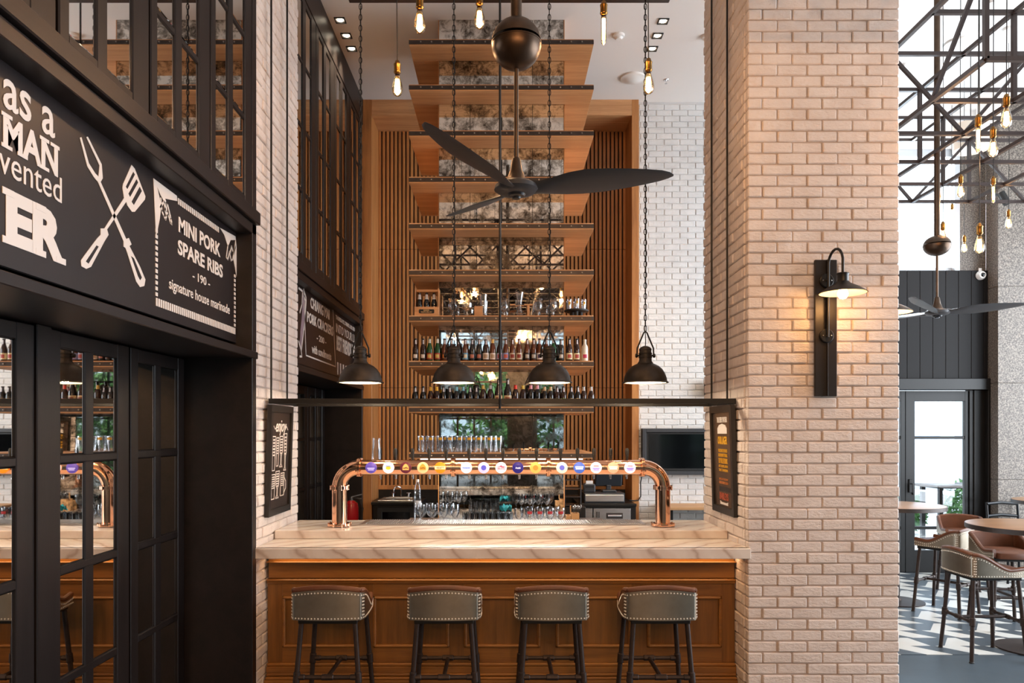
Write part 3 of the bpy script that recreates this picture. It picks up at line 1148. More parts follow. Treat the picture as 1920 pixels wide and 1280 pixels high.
# ------------------------------------------------------------------ bar counter
YB = 5.48
t = thing('bar_counter', 'panelled teak bar front under the marble top', 'bar counter', (0, 5.7, 0))
b = MB()
b.box(-1.71, 1.672, YB + 0.02, YB + 0.06, 0, 1.03)
b.build('backing_board', BARX, t)
Z = lambda py: Z_(py, YB)
b = MB()
b.box(-1.70, 1.665, YB - 0.012, YB + 0.02, Z(1083), 1.03, 0.003)
b.box(-1.70, 1.665, YB - 0.006, YB + 0.02, Z(1068), 1.03, 0.002)
b.build('frieze', BARX, t)
MB().box(-1.71, 1.67, YB - 0.046, YB + 0.01, 0.957, 0.967, 0.004).build('bead', BARX, t)
b = MB()
b.box(-1.71, 1.67, YB - 0.035, YB + 0.02, Z(1089), Z(1084), 0.006)
b.box(-1.71, 1.67, YB - 0.022, YB + 0.02, Z(1093), Z(1089), 0.004)
b.build('moulding', BARX, t)
b = MB()
b.box(-1.71, 1.67, YB - 0.030, YB + 0.02, Z(1247), Z(1241), 0.007)
b.box(-1.71, 1.67, YB - 0.045, YB + 0.02, Z(1264), Z(1259), 0.006)
b.box(-1.71, 1.67, YB - 0.060, YB + 0.02, Z(1270), Z(1264.5), 0.006)
b.box(-1.71, 1.67, YB - 0.035, YB + 0.02, Z(1259), Z(1247), 0.002)
b.build('moulding', BARX, t)
MB().box(-1.72, 1.68, YB - 0.065, YB + 0.02, 0, Z(1270), 0.004).build('plinth', BARX, t)
pan = [(530, 672), (700, 842.5), (870, 1013), (1042, 1184), (1213, 1353)]
zt, zb = Z(1117), Z(1213)
edges = [-1.71] + [X_(q, YB) for ab in pan for q in ab] + [1.67]
for a, c in zip(edges[0::2], edges[1::2]):
    MB().box(a, c, YB, YB + 0.02, Z(1241), Z(1093), 0.002).build('stile', BARZ, t)
MB().box(-1.71, 1.67, YB + 0.001, YB + 0.02, zt, Z(1093)).build('rail', BARX, t)
MB().box(-1.71, 1.67, YB + 0.001, YB + 0.02, Z(1241), zb).build('rail', BARX, t)
for a, c in pan:
    x0, x1 = X_(a, YB), X_(c, YB)
    f = MB()
    m = 0.022
    for (p, q) in (((x0, zb + m / 2), (x1, zb + m / 2)), ((x0, zt - m / 2), (x1, zt - m / 2))):
        f.bar((p[0], YB - 0.004, p[1]), (q[0], YB - 0.004, q[1]), 0.034, m, (0, 0, 1), 0.008)
    for x in (x0 + m / 2, x1 - m / 2):
        f.bar((x, YB - 0.004, zb), (x, YB - 0.004, zt), m, 0.034, (0, 1, 0), 0.008)
    pn = MB().box(x0 + 0.01, x1 - 0.01, YB + 0.012, YB + 0.02, zb + 0.01, zt - 0.01).build('panel', BARZ, t)
    f.build('panel_moulding', BARX, pn)
# marble
b = MB()
b.box(-1.712, 1.690, 5.20, 5.66, 1.035, 1.10, 0.004)
b.box(-1.712, 1.692, 5.185, 5.235, 1.028, 1.10, 0.004)
tag(b.build('marble_counter', MARBLE), 'veined cream marble bar top, lower front ledge', 'counter')
b = MB()
b.box(-1.712, 1.668, 5.65, 6.33, 1.101, 1.162, 0.004)
tag(b.build('marble_counter', MARBLE), 'veined cream marble upper ledge carrying the copper beer tower', 'counter')
b = MB().box(-1.70, 1.66, 5.50, 6.30, 0.98, 1.034)
t2 = b.build('counter_core', BLACKM, t)
# warm strip light under the marble lip
LEDM = emis('warm strip light', (1.0, 0.62, 0.30), 2.5)
o = MB().box(-1.69, 1.66, 5.435, 5.447, 1.022, 1.032).build('strip_light', LEDM)
tag(o, 'thin warm strip light glowing under the marble lip', 'light')
o = light('counter_strip', 'AREA', (0, 5.415, 1.02), 5.0, (1.0, 0.60, 0.30), shape='RECTANGLE', size=3.3, size_y=0.03)
o.rotation_euler = (math.radians(8), 0, 0)
# drip tray
t = thing('drip_tray', 'long steel drip tray set in the upper marble ledge', 'tray', (0, 6.1, 1.162))
MB().box(-1.14, 1.12, 5.98, 6.27, 1.1625, 1.172, 0.002).build('pan', STEEL, t)
b = MB()
x = -1.10
while x < 1.09:
    b.box(x, x + 0.008, 6.0, 6.25, 1.172, 1.177)
    x += 0.018
b.build('grille', STEEL, t, smooth=False)

# ------------------------------------------------------------------ copper beer tower
TY, TZ0, TZ1 = 5.89, 1.162, 1.623
TXL, TXR, TR, R = -1.279, 1.235, 0.058, 0.157
t = thing('beer_tower', 'polished copper pipe beer tower with round tap badges', 'beer tower', (0, TY, TZ0))
pts = [(TXL, TY, TZ0 + 0.01), (TXL, TY, TZ0 + 0.15), (TXL, TY, TZ1 - R)]
for k in range(1, 13):
    a = PI - PI / 2 * k / 12
    pts.append((TXL + R + R * math.cos(a), TY, TZ1 - R + R * math.sin(a)))
for k in range(1, 12):
    pts.append((TXL + R + (TXR - TXL - 2 * R) * k / 12, TY, TZ1))
for k in range(0, 13):
    a = PI / 2 - PI / 2 * k / 12
    pts.append((TXR - R + R * math.cos(a), TY, TZ1 - R + R * math.sin(a)))
pts += [(TXR, TY, TZ0 + 0.15), (TXR, TY, TZ0 + 0.01)]
MB().tube(pts, TR, 28).build('pipe', COPPER, t)


def flange(ctr, ax, r=0.074, n=8, th=0.012):
    ctr, ax = Vector(ctr), Vector(ax)
    f = MB().lathe([(TR, -th), (r, -th), (r, -0.001), (r - 0.004, 0), (r, 0.001), (r, th), (TR, th)], ctr, 28, ax).build('flange', COPPER, t)
    q = Vector((0, 0, 1)).rotation_difference(ax)
    for k in range(n):
        a = 2 * PI * (k + 0.5) / n
        p = ctr + q @ Vector(((r - 0.006) * math.cos(a), (r - 0.006) * math.sin(a), 0))
        bb = MB().cyl(p - ax * (th + 0.007), p + ax * (th + 0.007), 0.0065, 6)
        bb.build('bolt', COPPER, f)


for x in (X_(674, TY), X_(850, TY), X_(1028, TY), X_(1204, TY)):
    flange((x, TY, TZ1), (1, 0, 0))
flange((TXL, TY, TZ1 - R), (0, 0, 1))
flange((TXR, TY, TZ1 - R), (0, 0, 1))
for x in (TXL, TXR):
    flange((x, TY, TZ0 + 0.019), (0, 0, 1), 0.092, 8, 0.008)
FM = frame((0, TY - TR - 0.012, TZ1), (1, 0, 0), (0, 0, 1))


def em(hexc):
    return emis('lit badge ' + hexc, lin(hexc)[:3], 0.8)


BADGE = [(696, '5b4aa0', 'b9aee0', '', None), (728.5, 'f2f0f4', 'e8c23a', '', '6a7fc0'), (761, '5a2430', 'e8b060', 'leffe', '3c1a1c'), (793, 'eac28a', 'd99a3c', 'leffe', '8a5a20'), (825.5, 'ea8a1e', 'f6e9b0', 'VEDETT', '4a2a10'),
         (874.5, 'f0ecf6', 'c9d3f0', 'Hoegaarden', '4a62b8'), (907, 'cfc6f0', '5a58c0', '', None), (939.5, 'f6eef2', 'd04060', 'STELLA', 'ffffff'), (971, '2b2470', '2b2470', 'Asahi', 'f4f0ff'), (1004, 'f0b45c', 'd98a3a', '', None),
         (1053.5, 'c8dcd0', '6a6ac8', '', None), (1086, '4a68c0', 'e8ecff', '', None), (1117.5, 'f4eef8', '9a8ad8', '', 'e06a5a'), (1149.5, 'f2b08a', 'f8ece6', '', None), (1181, 'f4f0fc', '8a74d0', '', 'd86a6a')]
CIRC = lambda r, cx=0, cy=0, n=28, sy=1.0: [(cx + r * math.cos(2 * PI * k / n), cy + r * sy * math.sin(2 * PI * k / n)) for k in range(n)]
for i, (px, c1, c2, txt, c3) in enumerate(BADGE):
    x = X_(px, TY - 0.06)
    fr = frame((x, TY - TR - 0.012, TZ1), (1, 0, 0), (0, 0, 1))
    d = MB().lathe([(0, -0.012), (0.040, -0.012), (0.0435, -0.008), (0.0435, 0.002), (0.040, 0.004), (0, 0.004)], (x, TY - TR - 0.010, TZ1), 28, (0, -1, 0)).build('badge', em(c1), t)
    f2 = (fr[0] + fr[3] * 0.0025, fr[1], fr[2], fr[3])
    b = MB()
    if i in (2, 3):
        b.poly([(-0.024, -0.018), (0.024, -0.018), (0.024, 0.005), (0.012, 0.024), (0, 0.031), (-0.012, 0.024), (-0.024, 0.005)], f2, 0, 0.0015)
    elif i == 4:
        b.poly([(-0.040, -0.012), (0.040, -0.012), (0.040, 0.012), (-0.040, 0.012)], f2, 0, 0.0015)
    elif i in (0, 12, 14):
        for v, wd in ((-0.004, 0.028), (-0.016, 0.022)):
            slab(b, f2, -wd, wd, v, 0, 0.008)
    elif i == 7:
        b.poly([(-0.03, -0.012), (0.03, -0.012), (0.033, 0.008), (0.012, 0.012), (0, 0.02), (-0.012, 0.012), (-0.033, 0.008)], f2, 0, 0.0015)
    elif i in (11, 13):
        slab(b, f2, -0.032, 0.032, 0.006, 0, 0.010)
        slab(b, f2, -0.028, 0.028, -0.008, 0, 0.010)
    else:
        b.poly(CIRC(0.02 if i != 5 else 0.031, 0, 0 if i != 1 else -0.002, 20, 1.0 if i != 1 else 0.7), f2, 0, 0.0012)
    b.build('emblem', em(c2), d, smooth=False)
    if c3 and txt:
        words(d, txt, -0.031 if len(txt) > 5 else -0.02, 0.031 if len(txt) > 5 else 0.02, -0.008, 0.006, 0.02, (f2[0] + f2[3] * 0.0015, f2[1], f2[2], f2[3]), em(c3), 0, 0.0015)
    elif c3:
        b = MB()
        slab(b, (f2[0] + f2[3] * 0.0015, f2[1], f2[2], f2[3]), -0.02, 0.02, 0.014, 0, 0.007)
        b.build('emblem', em(c3), d, smooth=False)
    # lever and spout on the barkeeper's side
    hx = X_(px, TY - 0.06) + (0.034 if px < 1030 else 0.0) * (1 if i < 5 else 0.4)
    if i == 0:
        hx += 0.01
    h = MB().lathe([(0, 0), (0.008, 0), (0.010, 0.02), (0.014, 0.06), (0.015, 0.085), (0.010, 0.10), (0, 0.103)], (hx, TY + 0.075, TZ1 + 0.045), 10)
    h.build('tap_lever', BLK, t)
    s_ = MB().tube([(hx, TY + 0.05, TZ1 - 0.02), (hx, TY + 0.09, TZ1 - 0.03), (hx, TY + 0.10, TZ1 - 0.06), (hx, TY + 0.10, TZ1 - 0.098)], [0.012, 0.012, 0.010, 0.008], 10)
    s_.tube([(hx, TY + 0.075, TZ1 - 0.02), (hx, TY + 0.075, TZ1 + 0.05)], 0.009, 8)
    s_.build('spout', CHROME, t)
# ------------------------------------------------------------------ bar stools


def shell_path(n=56):
    """plan outline of the wraparound back, from the front right arm round the back to the front left arm"""
    key = [(0.215, 0.22), (0.232, 0.10), (0.238, -0.05), (0.236, -0.17), (0.222, -0.215), (0.20, -0.232), (0.10, -0.247), (0.0, -0.251)]
    key = key + [(-x, y) for x, y in key[-2::-1]]
    pts = []
    for i in range(len(key) - 1):
        p0 = Vector(key[max(i - 1, 0)])
        p1, p2 = Vector(key[i]), Vector(key[i + 1])
        p3 = Vector(key[min(i + 2, len(key) - 1)])
        for k in range(6):
            u = k / 6
            pts.append(0.5 * ((2 * p1) + (p2 - p0) * u + (2 * p0 - 5 * p1 + 4 * p2 - p3) * u * u + (3 * p1 - p0 - 3 * p2 + p3) * u ** 3))
    pts.append(Vector(key[-1]))
    return pts


def shell_top(p):
    x, y = p
    if y < -0.20:
        return 0.885 + 0.022 * (1 - min(1, (abs(x) / 0.225)) ** 2)
    s = min(1, max(0, (y + 0.20) / 0.30))
    return 0.885 - 0.125 * (s * s * (3 - 2 * s)) + 0.012 * max(0, (y - 0.1) / 0.12)


def make_stool():
    t = thing('bar_stool', 'x', 'bar stool', (0, 0, 0), 'studded steel and leather bar stools')
    path = shell_path()
    n = len(path)
    zb = 0.70
    cen = Vector((0, -0.02))
    nor = []
    for i in range(n):
        a, c = path[max(i - 1, 0)], path[min(i + 1, n - 1)]
        d = (c - a).normalized()
        q = Vector((-d.y, d.x))
        if q.dot(path[i] - cen) < 0:
            q = -q
        nor.append(q)

    def sheet(off0, off1, zlo, ztop):
        b = MB()
        vs = []
        for i, p in enumerate(path):
            tz = ztop(p)
            for (o_, z) in ((off0, zlo), (off0, tz), (off1, tz), (off1, zlo)):
                q = p + nor[i] * o_
                vs.append((q.x, q.y, z))
        fs = []
        for i in range(n - 1):
            for k in range(4):
                l = (k + 1) % 4
                fs.append((i * 4 + k, i * 4 + l, i * 4 + 4 + l, i * 4 + 4 + k))
        fs += [(0, 1, 2, 3), ((n - 1) * 4 + 3, (n - 1) * 4 + 2, (n - 1) * 4 + 1, (n - 1) * 4)]
        b.add(vs, fs)
        return b
    sheet(0.0, -0.006, zb, lambda p: shell_top(p) - 0.012).build('shell', GUN, t)
    sheet(-0.007, -0.034, zb + 0.01, lambda p: shell_top(p) - 0.004).build('lining', LEATHER, t)
    b = MB()
    b.tube([(p.x - nor[i].x * 0.015, p.y - nor[i].y * 0.015, shell_top(p) - 0.002) for i, p in enumerate(path)], 0.019, 10)
    b.build('padded_rim', LEATHER, t)
    # cushion
    b = MB()
    out = [(p.x - nor[i].x * 0.04, p.y - nor[i].y * 0.04) for i, p in enumerate(path)]
    out = out[::-1] + [(0.16, 0.245), (0.08, 0.262), (0, 0.266), (-0.08, 0.262), (-0.16, 0.245)][::1]
    rows = [(1.0, 0.70), (1.0, 0.735), (0.965, 0.752), (0.88, 0.760), (0.5, 0.766)]
    vs = []
    m = len(out)
    for s, z in rows:
        vs += [(x * s, y * s, z) for x, y in out]
    fs = []
    for r in range(len(rows) - 1):
        for k in range(m):
            l = (k + 1) % m
            fs.append((r * m + k, r * m + l, r * m + m + l, r * m + m + k))
    fs.append(tuple((len(rows) - 1) * m + k for k in range(m)))
    b.add(vs, fs)
    b.build('seat', LEATHER, t)
    # nailheads
    b = MB()

    def nail(p, q, z):
        b.lathe([(0.0056, 0), (0.0046, 0.003), (0, 0.0044)], (p.x, p.y, z), 6, (q.x, q.y, 0))
    acc = 0.0
    for i in range(1, n):
        L = (path[i] - path[i - 1]).length
        while acc < L:
            p = path[i - 1].lerp(path[i], acc / L)
            q = nor[i - 1].lerp(nor[i], acc / L)
            nail(p, q, zb + 0.012)
            nail(p, q, shell_top(p) - 0.030)
            acc += 0.0212
        acc -= L
    corner = [i for i in range(n) if abs(abs(path[i].x) - 0.222) < 0.004 and path[i].y < -0.2]
    for i in (corner[0], corner[-1]):
        for z in [zb + 0.03 + 0.021 * k for k in range(6)]:
            nail(path[i], nor[i], z)
            j = i + (-2 if i < n / 2 else 2)
            nail(path[j], nor[j], z)
    tag(b.build('nailhead_trim', NAIL, t), 'pale nailheads', kind='stuff')
    # steel pipe base
    b = MB()
    for (x0, x1, y0, y1) in ((-0.19, 0.19, -0.205, -0.17), (-0.19, 0.19, 0.17, 0.205), (-0.19, -0.155, -0.17, 0.17), (0.155, 0.19, -0.17, 0.17)):
        b.box(x0, x1, y0, y1, 0.67, 0.70, 0.003)
    b.build('seat_frame', BLACKM, t)
    zs = 0.33
    k = 1 - zs / 0.68

    def legp(sx, sy, z):
        u = 1 - z / 0.68
        return Vector((sx * (0.172 + 0.05 * u), sy * (0.185 + 0.045 * u), z))
    for sx in (-1, 1):
        for sy in (-1, 1):
            b = MB()
            b.tube([legp(sx, sy, 0.675), legp(sx, sy, 0.012)], 0.0165, 12)
            p = legp(sx, sy, zs)
            b.tube([legp(sx, sy, zs - 0.035), legp(sx, sy, zs - 0.03), legp(sx, sy, zs + 0.03), legp(sx, sy, zs + 0.035)], [0.018, 0.0225, 0.0225, 0.018], 12)
            l = b.build('leg', PIPE, t)
            q = legp(sx, sy, 0)
            MB().lathe([(0, 0), (0.02, 0), (0.02, 0.008), (0.012, 0.016), (0, 0.016)], q, 12).build('foot', BLK, l)
    for sy in (-1, 1):
        b = MB().tube([legp(-1, sy, zs), legp(1, sy, zs)], 0.0135, 10)
        y = legp(1, sy, zs).y
        b.tube([(-0.04, y, zs), (-0.035, y, zs), (0.035, y, zs), (0.04, y, zs)], [0.015, 0.02, 0.02, 0.015], 10)
        for sx in (-1, 1):
            x = legp(sx, sy, zs).x
            b.tube([(x - sx * 0.055, y, zs), (x - sx * 0.05, y, zs), (x - sx * 0.015, y, zs)], [0.0145, 0.019, 0.019], 10)
        b.build('stretcher', PIPE, t)
    y = legp(1, 1, zs).y
    MB().tube([(0, -y, zs), (0, y, zs)], 0.0135, 10).build('stretcher', PIPE, t)
    return t


stool = make_stool()
first = [True]


def put_stool(x, y, rz, label):
    if first[0]:
        first[0] = False
        stool.location = (x, y, 0)
        stool.rotation_euler = (0, 0, rz)
        stool['label'] = label
        return
    dup(stool, (x, y, 0), rz, label)


for i, (px, l, rz) in enumerate(((611, 'bar stool at the counter nearest the dark glazed doors', 0.0), (830.5, 'bar stool at the counter, second from the dark doors', 0.01),
                             (1036.5, 'bar stool at the counter, second from the brick pier', 0.0), (1242.5, 'bar stool at the counter next to the brick pier', -0.01))):
    put_stool(X_(px, 4.8), 5.052, rz, l)
put_stool(4.07, 6.44, -PI / 2, 'bar stool at the wide wooden table, its studded back turned to the brick pier')
put_stool(4.86, 7.36, PI - 0.1, 'bar stool behind the wide wooden table, dark leather seat showing')
put_stool(4.64, 7.95, 0.62, 'bar stool tucked at the rear round table, pale studded back seen')
put_stool(5.34, 8.82, PI - 0.35, 'bar stool facing out near the glazed door, tan leather lining showing')

# ------------------------------------------------------------------ tall tables of the right-hand room
TOPW = wood('plank table top', '7d563a', 'b68c64', 0, 0.3, 9)


def table(x, y, r, label, h=1.087):
    t = thing('bar_table', label, 'table', (x, y, 0), 'tall round bar tables')
    MB().lathe([(0, h - 0.045), (r - 0.006, h - 0.045), (r - 0.004, h - 0.002), (r - 0.012, h), (0, h)], (x, y, 0), 56).build('table_top', TOPW, t)
    MB().lathe([(r - 0.006, h - 0.046), (r, h - 0.044), (r, h - 0.004), (r - 0.004, h - 0.003)], (x, y, 0), 56).build('steel_rim', STEELD, t)
    MB().cyl((x, y, 0.01), (x, y, h - 0.045), 0.038, 20).build('pedestal', PIPE, t)
    MB().lathe([(0, 0.004), (0.29, 0.004), (0.29, 0.014), (0.06, 0.028), (0.04, 0.05), (0, 0.05)], (x, y, 0), 40).build('base_plate', PIPE, t)
    b = MB()
    for a in (0, PI / 2):
        dx, dy = math.cos(a) * 0.3, math.sin(a) * 0.3
        b.bar((x - dx, y - dy, h - 0.055), (x + dx, y + dy, h - 0.055), 0.04, 0.02)
    b.build('bracket', BLACKM, t)


table(4.62, 6.62, 0.51, 'wide round plank table on a dark pedestal, front of the right-hand room')
table(4.38, 8.46, 0.50, 'round plank table beside the glazed door, partly behind the brick pier')
table(6.62, 9.00, 0.50, 'round plank table near the granite pier, only its rim in view')

t = thing('side_chair', 'black metal side chair beside the granite pier', 'chair', (6.50, 9.66, 0))
CH = P('black chair metal', '1d1f22', 0.35, 0.4)
x, y = 6.50, 9.66
for sx, sy, zt in ((-0.2, -0.2, 0.7), (0.2, -0.2, 0.7), (-0.2, 0.2, 0.98), (0.2, 0.2, 0.98)):
    MB().tube([(x + sx * 1.1, y + sy * 1.1, 0), (x + sx, y + sy, 0.7), (x + sx, y + sy * (1.15 if zt > 0.8 else 1), zt)], 0.015, 8).build('leg', CH, t)
MB().box(x - 0.21, x + 0.21, y - 0.21, y + 0.21, 0.68, 0.71, 0.008).build('seat', CH, t)
for z in (0.80, 0.96):
    MB().tube([(x - 0.2, y + 0.22, z), (x, y + 0.245, z + 0.015), (x + 0.2, y + 0.22, z)], 0.02, 8).build('back_rail', CH, t)

# ------------------------------------------------------------------ pendant lamps on chains
PY = 5.65


def make_pendant():
    t = thing('pendant_lamp', 'x', 'pendant lamp', (0, 0, 0), 'domed black pendant lamps over the counter')
    pr = [(0.166, 0.0), (0.173, 0.002), (0.170, 0.008), (0.160, 0.013), (0.158, 0.032), (0.146, 0.070), (0.125, 0.103), (0.098, 0.127), (0.072, 0.140), (0.058, 0.145)]
    b = MB().lathe(pr + [(0.055, 0.142), (0.096, 0.123), (0.122, 0.100), (0.143, 0.068), (0.154, 0.032), (0.157, 0.0), (0.166, 0.0)], (0, 0, 0), 40)
    sh = b.build('shade', LAMPM, t)
    MB().lathe([(0.153, 0.004), (0.151, 0.032), (0.140, 0.067), (0.119, 0.098), (0.09, 0.12), (0.04, 0.137), (0, 0.14)], (0, 0, 0), 36).build('enamel_lining', ENAMEL, sh)
    b = MB().lathe([(0.060, 0.145), (0.056, 0.152), (0.048, 0.162), (0.046, 0.185), (0.050, 0.188), (0.050, 0.196), (0.046, 0.200), (0.046, 0.212), (0.050, 0.216), (0.050, 0.223), (0.045, 0.227),
                    (0.044, 0.242), (0.047, 0.247), (0.045, 0.256), (0.034, 0.268), (0.016, 0.276), (0, 0.278)], (0, 0, 0), 28)
    b.build('neck', LAMPM, t)
    for s in (-1, 1):
        k = MB().lathe([(0, 0), (0.007, 0), (0.007, 0.012), (0.015, 0.014), (0.017, 0.022), (0.013, 0.030), (0, 0.032)], (s * 0.044, 0, 0.205), 12, (s, 0, 0))
        k.build('knob', BLACKM, t)
    b = MB().tube([(-0.062, 0, 0.205), (-0.060, 0, 0.26), (-0.035, 0, 0.32), (-0.012, 0, 0.375), (0, 0, 0.385), (0.012, 0, 0.375), (0.035, 0, 0.32), (0.060, 0, 0.26), (0.062, 0, 0.205)], 0.006, 8)
    b.build('yoke', BLACKM, t)
    b = MB().tube([(0, 0, 0.275), (0.004, 0.01, 0.32), (0, 0.008, 0.40), (0.006, 0.008, 0.9), (0, 0.008, 2.82)], 0.0035, 6)
    b.build('flex', CABLE, t)
    b = MB()
    z = 0.385
    i = 0
    while z < 2.84:
        pts = []
        for k in range(12):
            a = 2 * PI * k / 12
            u, w = 0.0105 * math.cos(a), 0.024 * math.sin(a)
            pts.append((u, 0, z + 0.022 + w) if i % 2 == 0 else (0.0, u, z + 0.022 + w))
        b.tube(pts, 0.0032, 6, closed=True)
        z += 0.040
        i += 1
    b.build('chain', BLACKM, t)
    MB().ball((0, 0, 0.085), 0.03, 14, 1.2).build('bulb', emis('opal bulb', (1.0, 0.83, 0.6), 3.0), t)
    return t


PZ = Z_(718, PY)
lamp = make_pendant()
for i, (px, l) in enumerate(((676, 'domed black pendant lamp on a chain beside the far chalk sign'), (851, 'domed black pendant lamp on a chain, second from the dark joinery'),
                             (1030, 'domed black pendant lamp on a chain, third from the dark joinery'), (1210, 'domed black pendant lamp on a chain in front of the white brick wall'))):
    p = (X_(px, PY), PY, PZ)
    if i == 0:
        lamp.location = p
        lamp['label'] = l
    else:
        dup(lamp, p, 0, l)
    light('pendant_light', 'POINT', (p[0], p[1], p[2] + 0.03), 16, (1.0, 0.80, 0.58), shadow_soft_size=0.03)
# beam frame carrying the chains
t = thing('ceiling_frame', 'dark steel beam frame high above the counter carrying the lamp chains', 'beam frame', (0.04, PY, 5.14))
bx0, bx1 = X_(646, PY), X_(1264, PY)
bz = Z_(6, 5.83)
for y in (5.50, 5.80):
    MB().box(bx0, bx1, y - 0.03, y + 0.03, bz, bz + 0.09, 0.004).build('beam', TRUSSM, t)
for x in (bx0 + 0.03, X_(760, PY), X_(850, PY), X_(1030, PY), bx1 - 0.03):
    MB().box(x - 0.03, x + 0.03, 5.53, 5.77, bz, bz + 0.08, 0.003).build('crosspiece', TRUSSM, t)
for x in (X_(676, PY), X_(1210, PY)):
    MB().box(x - 0.03, x + 0.03, 5.53, 5.77, bz, bz + 0.08, 0.003).build('crosspiece', TRUSSM, t)
for x in (bx0 + 0.3, bx1 - 0.3):
    MB().cyl((x, 5.65, bz + 0.05), (x, 5.65, CEIL), 0.012, 8).build('hanger_rod', TRUSSM, t)

# ------------------------------------------------------------------ ceiling fans


def blade(R=0.74):
    b = MB()
    st = [(0.05, 0.1, 0.03, 28, 0.0), (0.11, 0.088, 0.026, 24, 0.0), (0.17, 0.12, 0.018, 21, 0.004), (0.24, 0.162, 0.014, 19, 0.01), (0.32, 0.186, 0.012, 18, 0.016), (0.42, 0.18, 0.011, 17, 0.022), (0.52, 0.156, 0.01, 16, 0.03), (0.61, 0.125, 0.009, 15, 0.038), (0.68, 0.091, 0.008, 14, 0.045), (0.72, 0.054, 0.007, 13, 0.049), (0.74, 0.014, 0.005, 12, 0.051)]
    m = 10
    vs = []
    for (r, c, th, pit, dz) in st:
        a = math.radians(pit)
        for k in range(m):
            q = 2 * PI * k / m
            u, w = c / 2 * math.cos(q) - c * 0.12 + 0.006, th / 2 * math.sin(q)
            vs.append((r, u * math.cos(a) + w * math.sin(a), dz - u * math.sin(a) + w * math.cos(a)))
    fs = []
    for i in range(len(st) - 1):
        for k in range(m):
            l = (k + 1) % m
            fs.append((i * m + k, i * m + l, i * m + m + l, i * m + m + k))
    fs += [tuple(range(m))[::-1], tuple((len(st) - 1) * m + k for k in range(m))]
    b.add(vs, fs)
    return b


def rotz(b, a, loc):
    c, s = math.cos(a), math.sin(a)
    b.v = [(x * c - y * s + loc[0], x * s + y * c + loc[1], z + loc[2]) for x, y, z in b.v]
    return b


def fan(x, y, z, zball, rb, squash, angles, label):
    t = thing('ceiling_fan', label, 'ceiling fan', (x, y, z), 'three-bladed ceiling fans')
    MB().lathe([(0, 0), (0.026, 0), (0.026, CEIL - zball), (0, CEIL - zball)], (x, y, zball), 20).build('upper_rod', BRONZE, t)
    b = MB().lathe([(rb * math.sin(PI * i / 24), -rb * squash * math.cos(PI * i / 24)) for i in range(13, 25)], (x, y, zball), 36)
    b.build('canopy', BRONZE, t)
    b = MB().lathe([(rb * math.sin(PI * i / 24), -rb * squash * math.cos(PI * i / 24)) for i in range(0, 13)] + [(rb * 1.015, 0), (rb * 1.015, 0.006), (rb * 0.99, 0.008)], (x, y, zball - 0.004), 36)
    b.build('canopy_bowl', P('dark bronze bowl', '4a3a2e', 0.36, 0.85, var=0.2), t)
    MB().cyl((x, y, z + 0.12), (x, y, zball - rb * squash + 0.005), 0.011, 14).build('lower_rod', BRONZE, t)
    MB().lathe([(0, 0.145), (0.016, 0.145), (0.022, 0.135), (0.030, 0.085), (0.045, 0.045), (0.06, 0.03), (0, 0.03)], (x, y, z), 28).build('coupling_cone', BRONZE, t)
    MB().lathe([(0, -0.028), (0.050, -0.028), (0.085, -0.022), (0.105, -0.008), (0.10, 0.012), (0.075, 0.028), (0.05, 0.036), (0, 0.036)], (x, y, z), 36).build('motor_hub', CHARC, t)
    MB().lathe([(0, -0.050), (0.018, -0.050), (0.022, -0.042), (0.038, -0.038), (0.045, -0.026), (0, -0.026)], (x, y, z), 28).build('hub_cap', P('black hub cap', '17181b', 0.3), t)
    for a in angles:
        rotz(blade(), math.radians(a), (x, y, z)).build('blade', CHARC, t)
    return t


fy = 3.60
fan(X_(968, fy), fy, Z_(353, fy), Z_(82, fy), 0.118, 1.0, (-3, 120, 240), 'dark three-bladed ceiling fan hanging before the oak shelves')
fan(X_(1757, 7.0), 7.0, Z_(586, 7.0), Z_(460, 7.0), 0.117, 0.78, (-14, 106, 226), 'grey three-bladed ceiling fan in the right-hand room beside the brick pier')

# ------------------------------------------------------------------ wall lamps
t = thing('wall_lamp', 'black gooseneck wall lamp lit on the front of the brick pier', 'wall lamp', (X_(1544, YJ0), YJ0, 2.14), 'gooseneck wall lamps')
yw = YJ0
PLATE = P('black wall plate', '1c1512', 0.45, 0.2)


